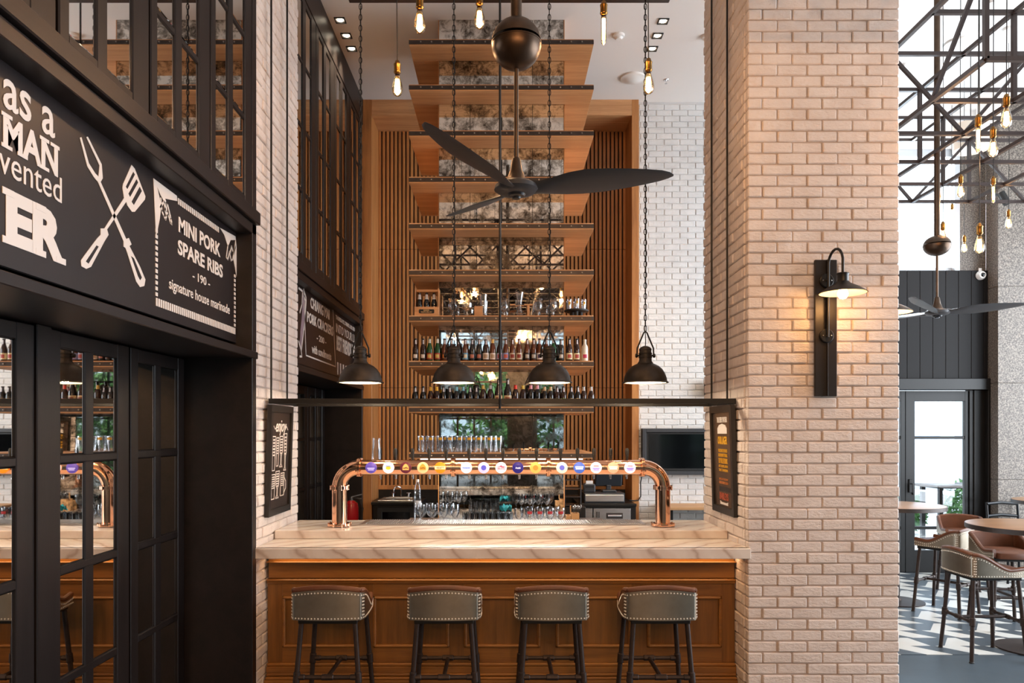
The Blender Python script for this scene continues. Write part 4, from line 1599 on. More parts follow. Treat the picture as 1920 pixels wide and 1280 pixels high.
def gooseneck(t, M):
    """M maps local (x along the wall, y out of the wall, z up) to the place"""
    def T(b):
        b.v = [M(v) for v in b.v]
        return b
    T(MB().box(-0.075, 0.075, 0.0, 0.022, 0.0, 0.93, 0.003)).build('backplate', PLATE, t)
    T(MB().box(0.002, 0.012, 0.018, 0.034, 0.0, 0.93, 0.002)).build('cover_strip', PLATE, t)
    for z in (0.41, 0.785):
        b = MB().lathe([(0, 0), (0.048, 0), (0.048, 0.012), (0.042, 0.018), (0, 0.018)], (0.0, 0.022, z), 24, (0, 1, 0))
        br = T(b).build('rosette', BLACKM, t)
        for q in (-0.028, 0.028, 0):
            T(MB().ball((q, 0.043, z), 0.005 if q else 0.009, 8)).build('screw', BOLT, br)
    arm = [(0.0, 0.05, 0.40), (0.0, 0.055, 0.60), (0.0, 0.06, 0.90)]
    for k in range(1, 9):
        a = PI * k / 8
        arm.append((0.03 * k / 8 + 0.0, 0.06 + 0.075 - 0.075 * math.cos(a), 0.90 + 0.075 * math.sin(a)))
    arm += [(0.03, 0.21, 0.86), (0.03, 0.21, 0.79)]
    T(MB().tube(arm, 0.009, 12)).build('arm', BLACKM, t)
    T(MB().tube([(0, 0.02, 0.785), (0, 0.06, 0.785)], 0.008, 8)).build('arm_mount', BLACKM, t)
    pr = [(0, 0.80), (0.038, 0.80), (0.040, 0.795), (0.036, 0.785), (0.036, 0.745), (0.05, 0.73), (0.10, 0.705), (0.148, 0.672), (0.152, 0.668), (0.147, 0.668), (0.098, 0.699), (0.048, 0.724), (0.0, 0.73)]
    s = T(MB().lathe(pr, (0.03, 0.21, 0), 36)).build('shade', BLACKM, t)
    T(MB().lathe([(0.146, 0.667), (0.097, 0.698), (0.047, 0.722), (0.0, 0.727)], (0.03, 0.21, 0), 36)).build('enamel_lining', ENAMEL, s)
    T(MB().lathe([(0, 0.628), (0.02, 0.633), (0.032, 0.650), (0.034, 0.665), (0.026, 0.69), (0.014, 0.71), (0.013, 0.722)], (0.03, 0.21, 0), 20)).build('bulb', emis('wall lamp bulb', (1.0, 0.72, 0.40), 10), t)
    return M((0.03, 0.21, 0.61))


xw, zw = X_(1544.5, YJ0), Z_(743, YJ0)
p = gooseneck(t, lambda v: (xw + v[0], yw - 0.016 - v[1], zw + v[2]))
light('wall_lamp_light', 'POINT', p, 4.5, (1.0, 0.50, 0.17), shadow_soft_size=0.03)
t = thing('wall_lamp', 'wall lamp on the far side of the brick pier, only its lit shade showing', 'wall lamp', (PX1, 5.75, 2.14), 'gooseneck wall lamps')
p = gooseneck(t, lambda v: (PX1 + 0.014 + v[1] + 0.02, 5.75 + v[0], zw + v[2]))
light('wall_lamp_light', 'POINT', p, 4.5, (1.0, 0.50, 0.17), shadow_soft_size=0.03)

# ------------------------------------------------------------------ filament bulbs


def make_bulb(tube_):
    t = thing('filament_bulb', 'x', 'light bulb', (0, 0, 0), 'hanging filament bulbs')
    if tube_:
        pr = [(0, 0), (0.008, 0.002), (0.0145, 0.012), (0.0150, 0.10), (0.0150, 0.16), (0.013, 0.175)]
        hz = 0.175
    else:
        pr = [(0, 0), (0.014, 0.002), (0.026, 0.012), (0.0318, 0.030), (0.0322, 0.046), (0.028, 0.070), (0.020, 0.098), (0.0145, 0.120), (0.013, 0.135)]
        hz = 0.135
    MB().lathe(pr, (0, 0, 0), 18).build('glass', BULBG, t)
    b = MB()
    r0, r1, z0, z1 = (0.006, 0.007, 0.03, 0.15) if tube_ else (0.015, 0.009, 0.022, 0.098)
    for k in range(8):
        a = 2 * PI * k / 8
        b.tube([(r0 * math.cos(a), r0 * math.sin(a), z0), (r1 * math.cos(a), r1 * math.sin(a), z1)], 0.0036 if not tube_ else 0.003, 5)
    b.build('filament', FILAMENT, t)
    b = MB().lathe([(0.014, hz - 0.006), (0.019, hz), (0.0215, hz + 0.004), (0.0215, hz + 0.010), (0.019, hz + 0.013), (0.020, hz + 0.02), (0.020, hz + 0.045), (0.0215, hz + 0.048), (0.0215, hz + 0.054), (0.017, hz + 0.058),
                    (0.013, hz + 0.072), (0.006, hz + 0.078), (0, hz + 0.078)], (0, 0, 0), 18)
    b.build('brass_socket', BRASS, t)
    return t, hz + 0.076


BP, BT = make_bulb(False), make_bulb(True)
used = {0: False, 1: False}


def bulb(x, y, z, label, tb=0, lit=0.0):
    src, top = (BP, BT)[tb]
    if used[tb]:
        o = dup(src, (x, y, z), 0, label)
        for c in list(o.children):
            if c.name.startswith('flex'):
                bpy.data.objects.remove(c)
    else:
        used[tb] = True
        o = src
        o.location = (x, y, z)
        o['label'] = label
    dx, dy = jit(0.006), jit(0.006)
    b = MB().tube([(x, y, z + top - 0.004), (x + dx, y + dy, z + top + (CEIL - z - top) * 0.4), (x, y, CEIL)], 0.0032, 6)
    b.build('flex', CABLE, o)
    if lit:
        light('bulb_light', 'POINT', (x, y, z - 0.04), lit, (1.0, 0.55, 0.26), shadow_soft_size=0.02)


for (px, py, y, tb, l, e) in ((787, 62, 4.13, 0, 'lit filament bulb high up, between the fan ball and the long-flex bulb', 9), (899, 54, 4.3, 0, 'lit filament bulb high up directly beside the fan ball', 9),
                              (745, 180, 4.5, 0, 'lit filament bulb on a long flex beside the second shelf from the top, joinery side', 9), (1132, 84, 4.35, 1, 'slim tubular filament bulb high up before the white ceiling', 7),
                              (1216, 176, 4.5, 0, 'lit filament bulb on a long flex near the round ceiling speaker', 9)):
    bulb(X_(px, y), y, Z_(py, y), l, tb, e)
RB = ((1887, 239, 4.8, 0, 'highest lit filament bulb below the steel truss, before the granite pier'), (1834, 286, 5.0, 1, 'slim tubular filament bulb in front of the white drum lamp shade'), (1862, 294, 5.3, 0, 'lit filament bulb just below the white drum lamp shade'),
      (1758, 379, 7.6, 0, 'lit filament bulb by the fan rod, level with the lowest truss chord'), (1801.5, 370, 7.0, 0, 'lit filament bulb under the lower truss chord before the bright window'), (1862.5, 380, 7.2, 1, 'slim tubular filament bulb before the granite pier'),
      (1785, 411, 10.0, 0, 'smallest filament bulb hanging against the bright upper window'), (1891, 428, 8.4, 0, 'filament bulb hanging before the granite pier, below the small ceiling spotlight'), (1768, 456, 7.4, 0, 'lit filament bulb beside the fan canopy ball'),
      (1808, 473, 9.3, 0, 'small filament bulb hanging lowest above the black panelling'), (1836.6, 475, 5.3, 0, 'large filament bulb hanging above the security camera'))
for i, (px, py, y, tb, l) in enumerate(RB):
    bulb(X_(px, y), y, Z_(py, y), l, tb, 5 if i in (0, 2, 4, 8) else 0)
# bulbs over the tables nearer the street, seen in the mirrors
for i, (x, y, z) in enumerate(((-1.1, -1.0, 4.0), (-0.4, -2.6, 3.75), (0.35, -1.8, 4.15), (0.9, -3.4, 3.85), (1.6, -1.0, 3.55), (-0.6, -4.2, 3.5), (0.25, -5.0, 3.9), (1.15, -4.2, 3.45), (2.3, -1.8, 3.7), (-0.3, -3.4, 3.35), (0.45, -0.2, 3.95), (1.75, -3.4, 4.2))):
    bulb(x, y, z, 'filament bulb hanging over the street side of the room, reflected in the mirrors', 0, 66)
# ------------------------------------------------------------------ steel space trusses under the ceiling


def truss(label, xs, ys, z0, z1, parts, w=0.032, rows=None, side=None):
    t = thing('steel_truss', label, 'truss', (xs[0], ys[0], z0), 'steel space trusses')
    groups = []

    def add(name, p, q, up=(0, 0, 1), ww=w):
        groups.append((name, p, q, up, ww))
    for z in (z0, z1):
        nm = 'bottom_chord' if z == z0 else 'top_chord'
        for y in ys:
            add(nm, (xs[0], y, z), (xs[-1], y, z))
        for x in xs:
            add(nm, (x, ys[0], z), (x, ys[-1], z))
    for i, x in enumerate(xs):
        for j, y in enumerate(ys):
            if (i + j) % 2 == 0:
                add('post', (x, y, z0), (x, y, z1), (0, 1, 0))
    for j, y in enumerate(ys):
        if rows is not None and j not in rows:
            continue
        for i in range(len(xs) - 1):
            if (i + j) % 2 == 0:
                add('diagonal_brace', (xs[i], y, z1), (xs[i + 1], y, z0), (0, 1, 0), w * 0.85)
            else:
                add('diagonal_brace', (xs[i], y, z0), (xs[i + 1], y, z1), (0, 1, 0), w * 0.85)
    for i, x in enumerate(xs):
        if i % 2 == 0:
            for j in (range(len(ys) - 1) if side is None else (side if i == 0 else ())):
                a, c = (z1, z0) if j % 2 == 0 else (z0, z1)
                add('diagonal_brace', (x, ys[j], a), (x, ys[j + 1], c), (1, 0, 0), w * 0.85)
    if parts:
        for (nm, p, q, up, ww) in groups:
            MB().bar(p, q, ww, ww, up).build(nm, TRUSSM, t, smooth=False)
    else:
        for nm in ('bottom_chord', 'top_chord', 'post', 'diagonal_brace'):
            b = MB()
            for g in groups:
                if g[0] == nm:
                    b.bar(g[1], g[2], g[4], g[4], g[3])
            b.build(nm, TRUSSM, t, smooth=False)
    b = MB()
    for x in (xs[0], xs[-1]):
        for y in (ys[0], ys[-1]):
            b.cyl((x, y, z1), (x, y, CEIL), 0.012, 6)
    b.build('hanger_rod', TRUSSM, t)
    return t


truss('dark brown steel space truss hanging in the right-hand room', [3.34, 3.98, 4.58, 5.22, 5.85], [5.25, 5.91, 6.56, 7.25, 7.90, 8.50], 4.48, 5.17, True, rows=(2, 5), side=(0,))
truss('dark steel space truss over the street side of the room, seen only in the mirrors', [-1.5, -0.8, -0.1, 0.6, 1.3, 2.0, 2.7], [-5.4, -4.6, -3.8, -3.0, -2.2, -1.4, -0.6, 0.2, 1.0, 1.8, 2.6, 3.4, 4.15], 4.48, 5.17, False)

# ------------------------------------------------------------------ ceiling fittings
dl = None
for i, (x, y, l) in enumerate(((-1.715, 7.93, 'square recessed downlight by the dark joinery, nearest the street'), (-1.715, 8.24, 'square recessed downlight by the dark joinery, middle of its row'), (-1.715, 8.52, 'square recessed downlight by the dark joinery, nearest the portal'),
                               (1.67, 7.95, 'square recessed downlight on the white brick side, nearest the street'), (1.67, 8.24, 'square recessed downlight on the white brick side, middle of its row'), (1.67, 8.52, 'square recessed downlight on the white brick side, nearest the portal'))):
    if dl is None:
        dl = thing('downlight', l, 'ceiling light', (x, y, CEIL), 'square recessed downlights')
        b = MB()
        for (a, c, d, e) in ((-0.055, 0.055, -0.055, -0.045), (-0.055, 0.055, 0.045, 0.055), (-0.055, -0.045, -0.045, 0.045), (0.045, 0.055, -0.045, 0.045)):
            b.box(x + a, x + c, y + d, y + e, CEIL - 0.012, CEIL - 0.001)
        b.build('frame', BLK, dl)
        MB().lathe([(0, -0.006), (0.032, -0.006), (0.036, -0.001), (0, -0.001)], (x, y, CEIL), 16).build('lens', SPOTE, dl)
    else:
        dup(dl, (x, y, CEIL), 0, l)
    s = light('downlight_beam', 'SPOT', (x, y, CEIL - 0.03), 110, (1.0, 0.78, 0.54), spot_size=1.3, spot_blend=0.6, shadow_soft_size=0.04)


def disc(name, label, cat, x, y, prof, mat=CEILM):
    tag(MB().lathe(prof, (x, y, CEIL), 28).build(name, mat), label, cat)


WP = P('white plastic', 'e9e7e4', 0.45)
disc('smoke_detector', 'small white smoke detector on the ceiling beside the tubular bulb', 'smoke detector', X_(1160, 8.23), 8.23, [(0, -0.05), (0.03, -0.05), (0.045, -0.03), (0.062, -0.025), (0.065, -0.001), (0, -0.001)], WP)
disc('smoke_detector', 'small white smoke detector half hidden by the brick pier', 'smoke detector', X_(1326, 8.26), 8.26, [(0, -0.05), (0.03, -0.05), (0.045, -0.03), (0.062, -0.025), (0.065, -0.001), (0, -0.001)], WP)
disc('ceiling_speaker', 'large round white ceiling speaker behind the hanging bulb', 'speaker', X_(1187, 9.22), 9.22, [(0, -0.05), (0.07, -0.05), (0.10, -0.03), (0.15, -0.02), (0.155, -0.001), (0, -0.001)], WP)
t = thing('sprinkler', 'small chrome fire sprinkler on the ceiling above the white brick wall', 'sprinkler', (X_(1249, 9.28), 9.28, CEIL))
x, y = X_(1249, 9.28), 9.28
MB().lathe([(0, -0.008), (0.03, -0.008), (0.034, -0.001), (0, -0.001)], (x, y, CEIL), 16).build('escutcheon', CHROME, t)
MB().cyl((x, y, CEIL - 0.045), (x, y, CEIL - 0.006), 0.006, 8).build('stem', CHROME, t)
b = MB()
for k in range(8):
    a = PI * k / 4
    b.bar((x, y, CEIL - 0.047), (x + 0.02 * math.cos(a), y + 0.02 * math.sin(a), CEIL - 0.047), 0.006, 0.002)
b.build('deflector', CHROME, t)
disc('ceiling_speaker', 'large round white ceiling speaker beyond the truss', 'speaker', 5.05, 8.4, [(0, -0.05), (0.07, -0.05), (0.10, -0.03), (0.15, -0.02), (0.155, -0.001), (0, -0.001)], WP)
for i, (px, py) in enumerate(((1767, 20), (1861, 3), (1891, 53), (1695, 122))):
    yy = 4.31 * F / (809 - py)
    disc('ceiling_rose', 'round white ceiling rose of a hanging bulb beyond the truss, %s one' % nth(i), 'ceiling rose', X_(px, yy), yy, [(0, -0.03), (0.05, -0.028), (0.06, -0.001), (0, -0.001)], WP)
# drum lamps
DRUM = P('white drum lampshade', 'efe6da', 0.6, emit='fff0dc', es=0.25)
for (px, p0, p1, wpx, y, l) in ((1820, 234, 282, 60, 8.7, 'white fabric drum lamp hanging below the truss'), (1831, 190, 240, 38, 10.0, 'farther white fabric drum lamp partly behind the truss chord')):
    x, z0, z1, r = X_(px, y), Z_(p1, y), Z_(p0, y), wpx / 2 / F * y
    y = min(y, 9.75)
    t = thing('drum_lamp', l, 'pendant lamp', (x, y, z0))
    MB().lathe([(r, 0), (r, z1 - z0), (r - 0.006, z1 - z0), (r - 0.006, 0), (r, 0)], (x, y, z0), 40).build('shade', DRUM, t)
    MB().lathe([(0, 0.01), (r - 0.008, 0.01), (r - 0.008, 0.014), (0, 0.014)], (x, y, z0), 40).build('diffuser', DRUM, t)
    MB().cyl((x, y, z0 + 0.01), (x, y, CEIL), 0.005, 8).build('flex', CABLE, t)
# security camera on the panelling
x, y, z = 6.38, RY - 0.05, Z_(518, RY)
t = thing('security_camera', 'white dome security camera at the corner of the black panelling', 'camera', (x, y, z))
MB().lathe([(0, 0), (0.06, 0), (0.06, 0.03), (0.045, 0.06), (0, 0.075)], (x, y, z), 24, (0, -1, 0)).build('housing', WP, t)
MB().lathe([(0, 0.066), (0.03, 0.062), (0.02, 0.082), (0, 0.088)], (x, y, z), 18, (0, -1, -0.0)).build('lens_dome', SCREEN, t)
MB().box(x - 0.02, x + 0.02, y - 0.005, y, z + 0.05, z + 0.10).build('bracket', WP, t)
# small black spotlight at the granite pier
x, y, z = X_(1881, 9.8), 9.8, Z_(376, 9.8)
t = thing('spotlight', 'small black spotlight fixed beside the granite pier', 'spotlight', (x, y, z))
MB().cyl((x - 0.03, y, z + 0.10), (x + 0.02, y - 0.05, z - 0.06), 0.045, 16).build('barrel', BLK, t)
MB().bar((x - 0.02, y, z + 0.08), (x - 0.02, 9.95, z + 0.12), 0.03, 0.03).build('bracket', BLK, t)

# ------------------------------------------------------------------ things on the shelves
BROWN = tglass('brown bottle glass', 'b0621c', 0.06, 0.03, 0.5)
BODYB = P('brown bottle', '2d150a', 0.08, spec=0.7)
BODYA = P('amber bottle', '5a2a0b', 0.08, spec=0.7)
BODYG = P('green bottle', '12451c', 0.08, spec=0.7)
BODYK = P('black bottle', '0e0b0a', 0.1, spec=0.7)
BODYW = P('white bottle', 'd8d3c6', 0.3)
_lm = {}


def LM(c):
    if c not in _lm:
        _lm[c] = P('label ' + c, c, 0.5)
    return _lm[c]


PROF = {
    'long': [(0, 0), (0.028, 0), (0.0305, 0.004), (0.0305, 0.118), (0.0285, 0.138), (0.020, 0.165), (0.0145, 0.185), (0.0128, 0.205), (0.0128, 0.218), (0.0145, 0.220), (0.0145, 0.230), (0.012, 0.232), (0, 0.232)],
    'stub': [(0, 0), (0.030, 0), (0.033, 0.004), (0.033, 0.105), (0.030, 0.128), (0.021, 0.150), (0.0145, 0.170), (0.0130, 0.195), (0.0145, 0.197), (0.0145, 0.206), (0.012, 0.208), (0, 0.208)],
    'big': [(0, 0), (0.037, 0), (0.040, 0.005), (0.040, 0.140), (0.036, 0.165), (0.024, 0.200), (0.0165, 0.230), (0.0150, 0.265), (0.017, 0.268), (0.017, 0.282), (0.014, 0.285), (0, 0.285)],
    'fat': [(0, 0), (0.030, 0), (0.0325, 0.004), (0.0325, 0.135), (0.029, 0.155), (0.020, 0.172), (0.0150, 0.182), (0.0140, 0.212), (0.016, 0.214), (0.016, 0.224), (0.012, 0.226), (0, 0.226)]}
_bm = {}


def prof_r(pr, z):
    for (r0, z0), (r1, z1) in zip(pr[1:], pr[2:]):
        if z0 <= z <= z1 and z1 > z0:
            return r0 + (r1 - r0) * (z - z0) / (z1 - z0)
    return 0.012


def bottle(x, y, z, kind, body, lab, emb, foil, label, group, lz=(0.02, 0.085), fz=None, fold=None):
    """body, label (> emblem), neck foil or paper seal, cap"""
    t = thing('beer_bottle', label, 'bottle', (x, y, z), group)
    pr = PROF[kind]
    key = (kind, body.name)
    H = pr[-1][1]
    if key in _bm:
        o = bpy.data.objects.new('glass', _bm[key])
        COL.objects.link(o)
        o.parent = t
    else:
        o = MB().lathe(pr, (x, y, z), 18).build('glass', body, t)
        _bm[key] = o.data
    l = None
    if lab:
        r = pr[3][0] + 0.0006
        n = 5
        rows = [(prof_r(pr, lz[0] + (lz[1] - lz[0]) * k / n) + 0.0007, lz[0] + (lz[1] - lz[0]) * k / n) for k in range(n + 1)]
        l = MB().lathe(rows, (x, y, z), 18).build('label', LM(lab), t)
        if emb:
            zm, hh = (lz[0] + lz[1]) / 2, (lz[1] - lz[0]) * 0.28
            rr = [(prof_r(pr, zm + hh * q) + 0.0014, zm + hh * q) for q in (-1, -0.5, 0, 0.5, 1)]
            MB().lathe(rr, (x, y, z), 10, a0=-PI / 2 - 0.65, a1=-PI / 2 + 0.65).build('emblem', LM(emb), l)
    if foil:
        f0, f1 = fz or (H - 0.045, H + 0.0006)
        rows = [(prof_r(pr, f0 + (f1 - f0) * k / 5) + 0.0009, min(f0 + (f1 - f0) * k / 5, H)) for k in range(6)] + [(0, min(f1, H) + 0.001)]
        MB().lathe(rows, (x, y, z), 14).build('neck_foil', LM(foil), t)
    else:
        MB().lathe([(0.0145, H - 0.009), (0.0158, H - 0.008), (0.0150, H + 0.001), (0, H + 0.0025)], (x, y, z), 12).build('cap', LM('26221f'), t)
        MB().lathe([(prof_r(pr, zz) + 0.0011, zz) for zz in (H - 0.055, H - 0.04, H - 0.025, H - 0.014)], (x, y, z), 6, a0=-PI / 2 - 0.2, a1=-PI / 2 + 0.75).build('paper_seal', LM('c9c6cc'), t)
    return t


yb8 = SY + 0.10
z8 = SHZ[7]
A = 'upper'
U = [(168, 'long', BODYB, '1f1512', 'd8d2cc', None, 'brown'), (228, 'long', BODYB, '1f1512', 'd8d2cc', None, 'brown'), (280, 'long', BODYG, '9a3a24', 'c8b060', 'c8ccc4', 'green'), (343, 'long', BODYG, '9a3a24', 'c8b060', 'c8ccc4', 'green'),
     (400, 'long', BODYA, '3a2416', 'd08030', None, 'amber'), (455, 'long', BODYB, 'c8c0b4', '4a5a80', None, 'brown pale-labelled'), (510, 'long', BODYB, '2a1a14', 'b09060', None, 'dark'), (565, 'long', BODYA, '6aa4c4', 'e2d4b8', None, 'amber blue-labelled'),
     (620, 'long', BODYK, '1a1214', 'b06a58', None, 'black'), (675, 'long', BODYK, '1a1214', 'b06a58', None, 'black'), (730, 'fat', BODYB, 'd9d0c8', 'b49a80', None, 'white-labelled'), (785, 'long', BODYA, 'd9d0c8', 'b49a80', 'd8b060', 'white-labelled amber'),
     (840, 'long', BODYB, 'a8a4c4', 'b05050', None, 'lilac-labelled'), (890, 'long', BODYA, '8a94c4', 'c05a50', None, 'blue-labelled'), (942, 'long', BODYA, 'c8b8a0', '8a2a20', None, 'amber cream-labelled'), (995, 'long', BODYA, 'c8b8a0', '8a2a20', None, 'amber cream-labelled'),
     (1060, 'long', BODYA, '2a211e', 'b8b0a8', None, 'dark-labelled amber'), (1112, 'long', BODYA, '2a211e', 'b8b0a8', None, 'dark-labelled amber'), (1160, 'long', BODYA, 'e0d8d4', '4a3a6a', None, 'white oval-labelled'), (1215, 'long', BODYA, 'c9b090', '5a3020', None, 'amber'),
     (1270, 'long', BODYG, '23352a', 'b8c0b8', 'b8bcc4', 'dark green'), (1330, 'fat', BODYK, '16130f', 'c4beb4', None, 'stout black'), (1398, 'long', BODYB, 'e6ddb8', 'b04a48', None, 'floral-labelled brown'), (1458, 'long', BODYB, 'e6ddb8', 'b04a48', None, 'floral-labelled brown'), (1521, 'fat', BODYW, 'dcd4c4', 'b8305a', 'cfc9c0', 'white pink-flowered')]
for i, (cx, k, body, lab, emb, foil, nm) in enumerate(U):
    bottle(X_(740 + cx / 4.267, yb8), yb8 + jit(0.006), z8, k, body, lab, emb, foil, '%s beer bottle, %s from the joinery on the upper bottle shelf' % (nm, nth(i)), 'beer bottles on the upper bottle shelf')
Lw = [(165, 'stub', BODYK, '26201c', 'd8d2cc', None, 'black'), (228, 'stub', BODYK, '26201c', 'd8d2cc', None, 'black'), (288, 'stub', BODYB, 'e08a1c', '7a3a10', 'e0b030', 'yellow-labelled'), (337, 'stub', BODYB, 'e08a1c', '7a3a10', 'e0b030', 'yellow-labelled'), (390, 'stub', BODYK, 'd8a09a', 'e8d0c8', None, 'pink-labelled'),
      (440, 'stub', BODYK, 'd8a09a', 'e8d0c8', None, 'pink-labelled'), (495, 'stub', BODYK, '4aa0c8', '2a5a78', '7ab8cc', 'blue-labelled'), (547, 'stub', BODYK, '4aa0c8', '2a5a78', '7ab8cc', 'blue-labelled'), (603, 'stub', BODYK, '2a1c1a', 'd8c8c4', None, 'dark'), (652, 'stub', BODYK, '2a1c1a', 'd8c8c4', None, 'dark'),
      (708, 'fat', BODYB, 'd8d4b8', '4a3a2a', 'd8b860', 'gold-foiled'), (766, 'fat', BODYB, 'e8c020', 'c86a20', 'b8bcc0', 'silver-foiled'), (832, 'big', BODYB, 'd0b890', '8a4a30', None, 'tall cream-labelled'), (905, 'big', BODYK, 'c8b490', '8a4a30', None, 'tall cream-labelled black'), (967, 'fat', BODYB, 'd83a2a', '8a1a14', 'e03a28', 'red-foiled'),
      (1028, 'fat', BODYB, 'dcd8b4', '4a3a2a', 'd8c060', 'gold-foiled'), (1090, 'fat', BODYK, 'd4d0d4', '8a8a98', 'e0a0b0', 'pink-foiled'), (1142, 'fat', BODYK, 'd4d0d4', '8a8a98', 'e0a0b0', 'pink-foiled'), (1200, 'stub', BODYK, 'd8cca8', '3a2a1a', 'c8b088', 'cream-collared'), (1248, 'stub', BODYK, 'd8cca8', '3a2a1a', 'c8b088', 'cream-collared'),
      (1300, 'stub', BODYB, '8ab830', 'd8e8c8', None, 'green-labelled'), (1350, 'stub', BODYB, '8ab830', 'd8e8c8', None, 'green-labelled'), (1412, 'stub', BODYK, 'e0c890', '8a5a3a', None, 'buff-labelled'), (1465, 'stub', BODYK, 'e0c890', '8a5a3a', None, 'buff-labelled'), (1512, 'stub', BODYB, '1f1a18', 'd8d0c8', 'c4c0bc', 'swing-top'), (1572, 'stub', BODYB, '1f1a18', 'd8d0c8', 'c4c0bc', 'swing-top')]
for i, (cx, k, body, lab, emb, foil, nm) in enumerate(Lw):
    bottle(X_(740 + cx / 4.267, yb8), yb8 + jit(0.006), SHZ[8], k, body, lab, emb, foil, '%s beer bottle, %s from the joinery on the lower bottle shelf' % (nm, nth(i)), 'beer bottles on the lower bottle shelf',
           (0.035, 0.085) if k != 'big' else (0.04, 0.115), (0.125, 0.1) and None)

# glassware
GP = {
    'tumbler': ([(0, 0.008), (0.021, 0.008), (0.0225, 0.02), (0.0255, 0.13)], [(0.0275, 0.13), (0.0245, 0.02), (0.023, 0), (0, 0)]),
    'beer': ([(0, 0.012), (0.024, 0.012), (0.026, 0.04), (0.034, 0.10), (0.036, 0.165)], [(0.038, 0.165), (0.036, 0.10), (0.029, 0.04), (0.030, 0), (0, 0)]),
    'goblet': ([(0, 0.075), (0.018, 0.078), (0.036, 0.105), (0.044, 0.14), (0.040, 0.185)], [(0.042, 0.185), (0.046, 0.14), (0.038, 0.102), (0.018, 0.073), (0.005, 0.066), (0.004, 0.02), (0.010, 0.008), (0.036, 0.003), (0.036, 0), (0, 0)]),
    'wine': ([(0, 0.095), (0.02, 0.10), (0.040, 0.13), (0.044, 0.16), (0.036, 0.215)], [(0.0375, 0.215), (0.0455, 0.16), (0.0415, 0.128), (0.02, 0.097), (0.005, 0.088), (0.004, 0.02), (0.010, 0.008), (0.038, 0.003), (0.038, 0), (0, 0)]),
    'chalice': ([(0, 0.07), (0.03, 0.074), (0.052, 0.095), (0.055, 0.14)], [(0.057, 0.14), (0.054, 0.094), (0.03, 0.07), (0.010, 0.062), (0.008, 0.02), (0.016, 0.008), (0.042, 0.003), (0.042, 0), (0, 0)]),
    'tulip': ([(0, 0.06), (0.03, 0.066), (0.046, 0.10), (0.040, 0.145), (0.034, 0.16), (0.045, 0.185)], [(0.047, 0.185), (0.036, 0.16), (0.042, 0.145), (0.048, 0.10), (0.032, 0.063), (0.010, 0.05), (0.008, 0.018), (0.040, 0.004), (0.040, 0), (0, 0)]),
    'flute': ([(0, 0.02), (0.034, 0.03), (0.030, 0.06), (0.014, 0.09), (0.022, 0.14), (0.040, 0.24)], [(0.042, 0.24), (0.024, 0.14), (0.016, 0.09), (0.032, 0.06), (0.036, 0.03), (0.02, 0), (0, 0)]),
    'boot': ([(0, 0.02), (0.030, 0.03), (0.028, 0.10), (0.040, 0.22)], [(0.042, 0.22), (0.030, 0.10), (0.032, 0.03), (0.026, 0), (0, 0)]),
    'shot': ([(0, 0.01), (0.018, 0.012), (0.022, 0.10)], [(0.0235, 0.10), (0.020, 0.012), (0.018, 0), (0, 0)])}
_gm = {}
EMB = {}


def glass(kind, x, y, z, label, cat='glass', group=None, emb=None, flip=False, name=None):
    t = thing(name or {'tumbler': 'tumbler', 'beer': 'beer_glass', 'goblet': 'goblet', 'wine': 'wine_glass', 'chalice': 'goblet', 'tulip': 'tulip_glass', 'flute': 'hourglass_beer_glass', 'boot': 'beer_glass', 'shot': 'tasting_glass'}[kind], label, cat, (x, y, z), group)
    a, b_ = GP[kind]
    key = (kind, flip)
    pr = b_[::-1] + a[::-1]
    H = b_[0][1]
    if flip:
        pr = [(r, H - zz) for r, zz in pr][::-1]
    if key in _gm:
        o = bpy.data.objects.new('glass_body', _gm[key])
        COL.objects.link(o)
        o.parent = t
    else:
        o = MB().lathe(pr, (x, y, z), 20).build('glass_body', GLASS, t)
        _gm[key] = o.data
    if emb:
        z0, z1, c = emb
        rr = [(prof_r(b_[::-1], zz) + 0.0012, zz) for zz in (z0, (z0 + z1) / 2, z1)]
        MB().lathe(rr, (x, y, z), 8, a0=-PI / 2 - 0.5, a1=-PI / 2 + 0.5).build('printed_emblem', LM(c), t)
    return t


z7, y7 = SHZ[6], SY + 0.12
cx7 = lambda c: X_(740 + c / 4.267, y7)
# crate with three bottles
x0, x1 = X_(777, SY + 0.06), X_(823, SY + 0.06)
t = thing('wooden_crate', 'open oak bottle crate with a dark name plate on the display shelf', 'crate', ((x0 + x1) / 2, SY + 0.14, z7))
MB().box(x0, x1, SY + 0.05, SY + 0.062, z7, z7 + 0.095, 0.002).build('front_board', OAKX, t)
MB().box(x0, x1, SY + 0.24, SY + 0.252, z7, z7 + 0.095, 0.002).build('back_board', OAKX, t)
for x in (x0 + 0.006, x1 - 0.006):
    MB().box(x - 0.006, x + 0.006, SY + 0.062, SY + 0.24, z7, z7 + 0.285, 0.002).build('side_board', OAKZ, t)
MB().box(x0 + 0.012, x1 - 0.012, SY + 0.062, SY + 0.24, z7, z7 + 0.01).build('bottom_board', OAKX, t)
MB().box(x0 + 0.006, x1 - 0.006, SY + 0.14, SY + 0.165, z7 + 0.262, z7 + 0.285, 0.002).build('handle_bar', OAKX, t)
fr = frame((0, SY + 0.049, z7), (1, 0, 0), (0, 0, 1))
xm = (x0 + x1) / 2
pl = MB().poly([(xm - 0.078, 0.035), (xm - 0.07, 0.028), (xm + 0.07, 0.028), (xm + 0.078, 0.035), (xm + 0.078, 0.062), (xm + 0.07, 0.069), (xm - 0.07, 0.069), (xm - 0.078, 0.062)], fr, 0, 0.003).build('name_plate', BLK, t, smooth=False)
f2 = (fr[0] + fr[3] * 0.0032, fr[1], fr[2], fr[3])
words(pl, 'BEER', xm - 0.03, xm + 0.03, 0.052, 0.064, 0.02, f2, P('plate lettering', 'c8a878', 0.5), 0, 0.001)
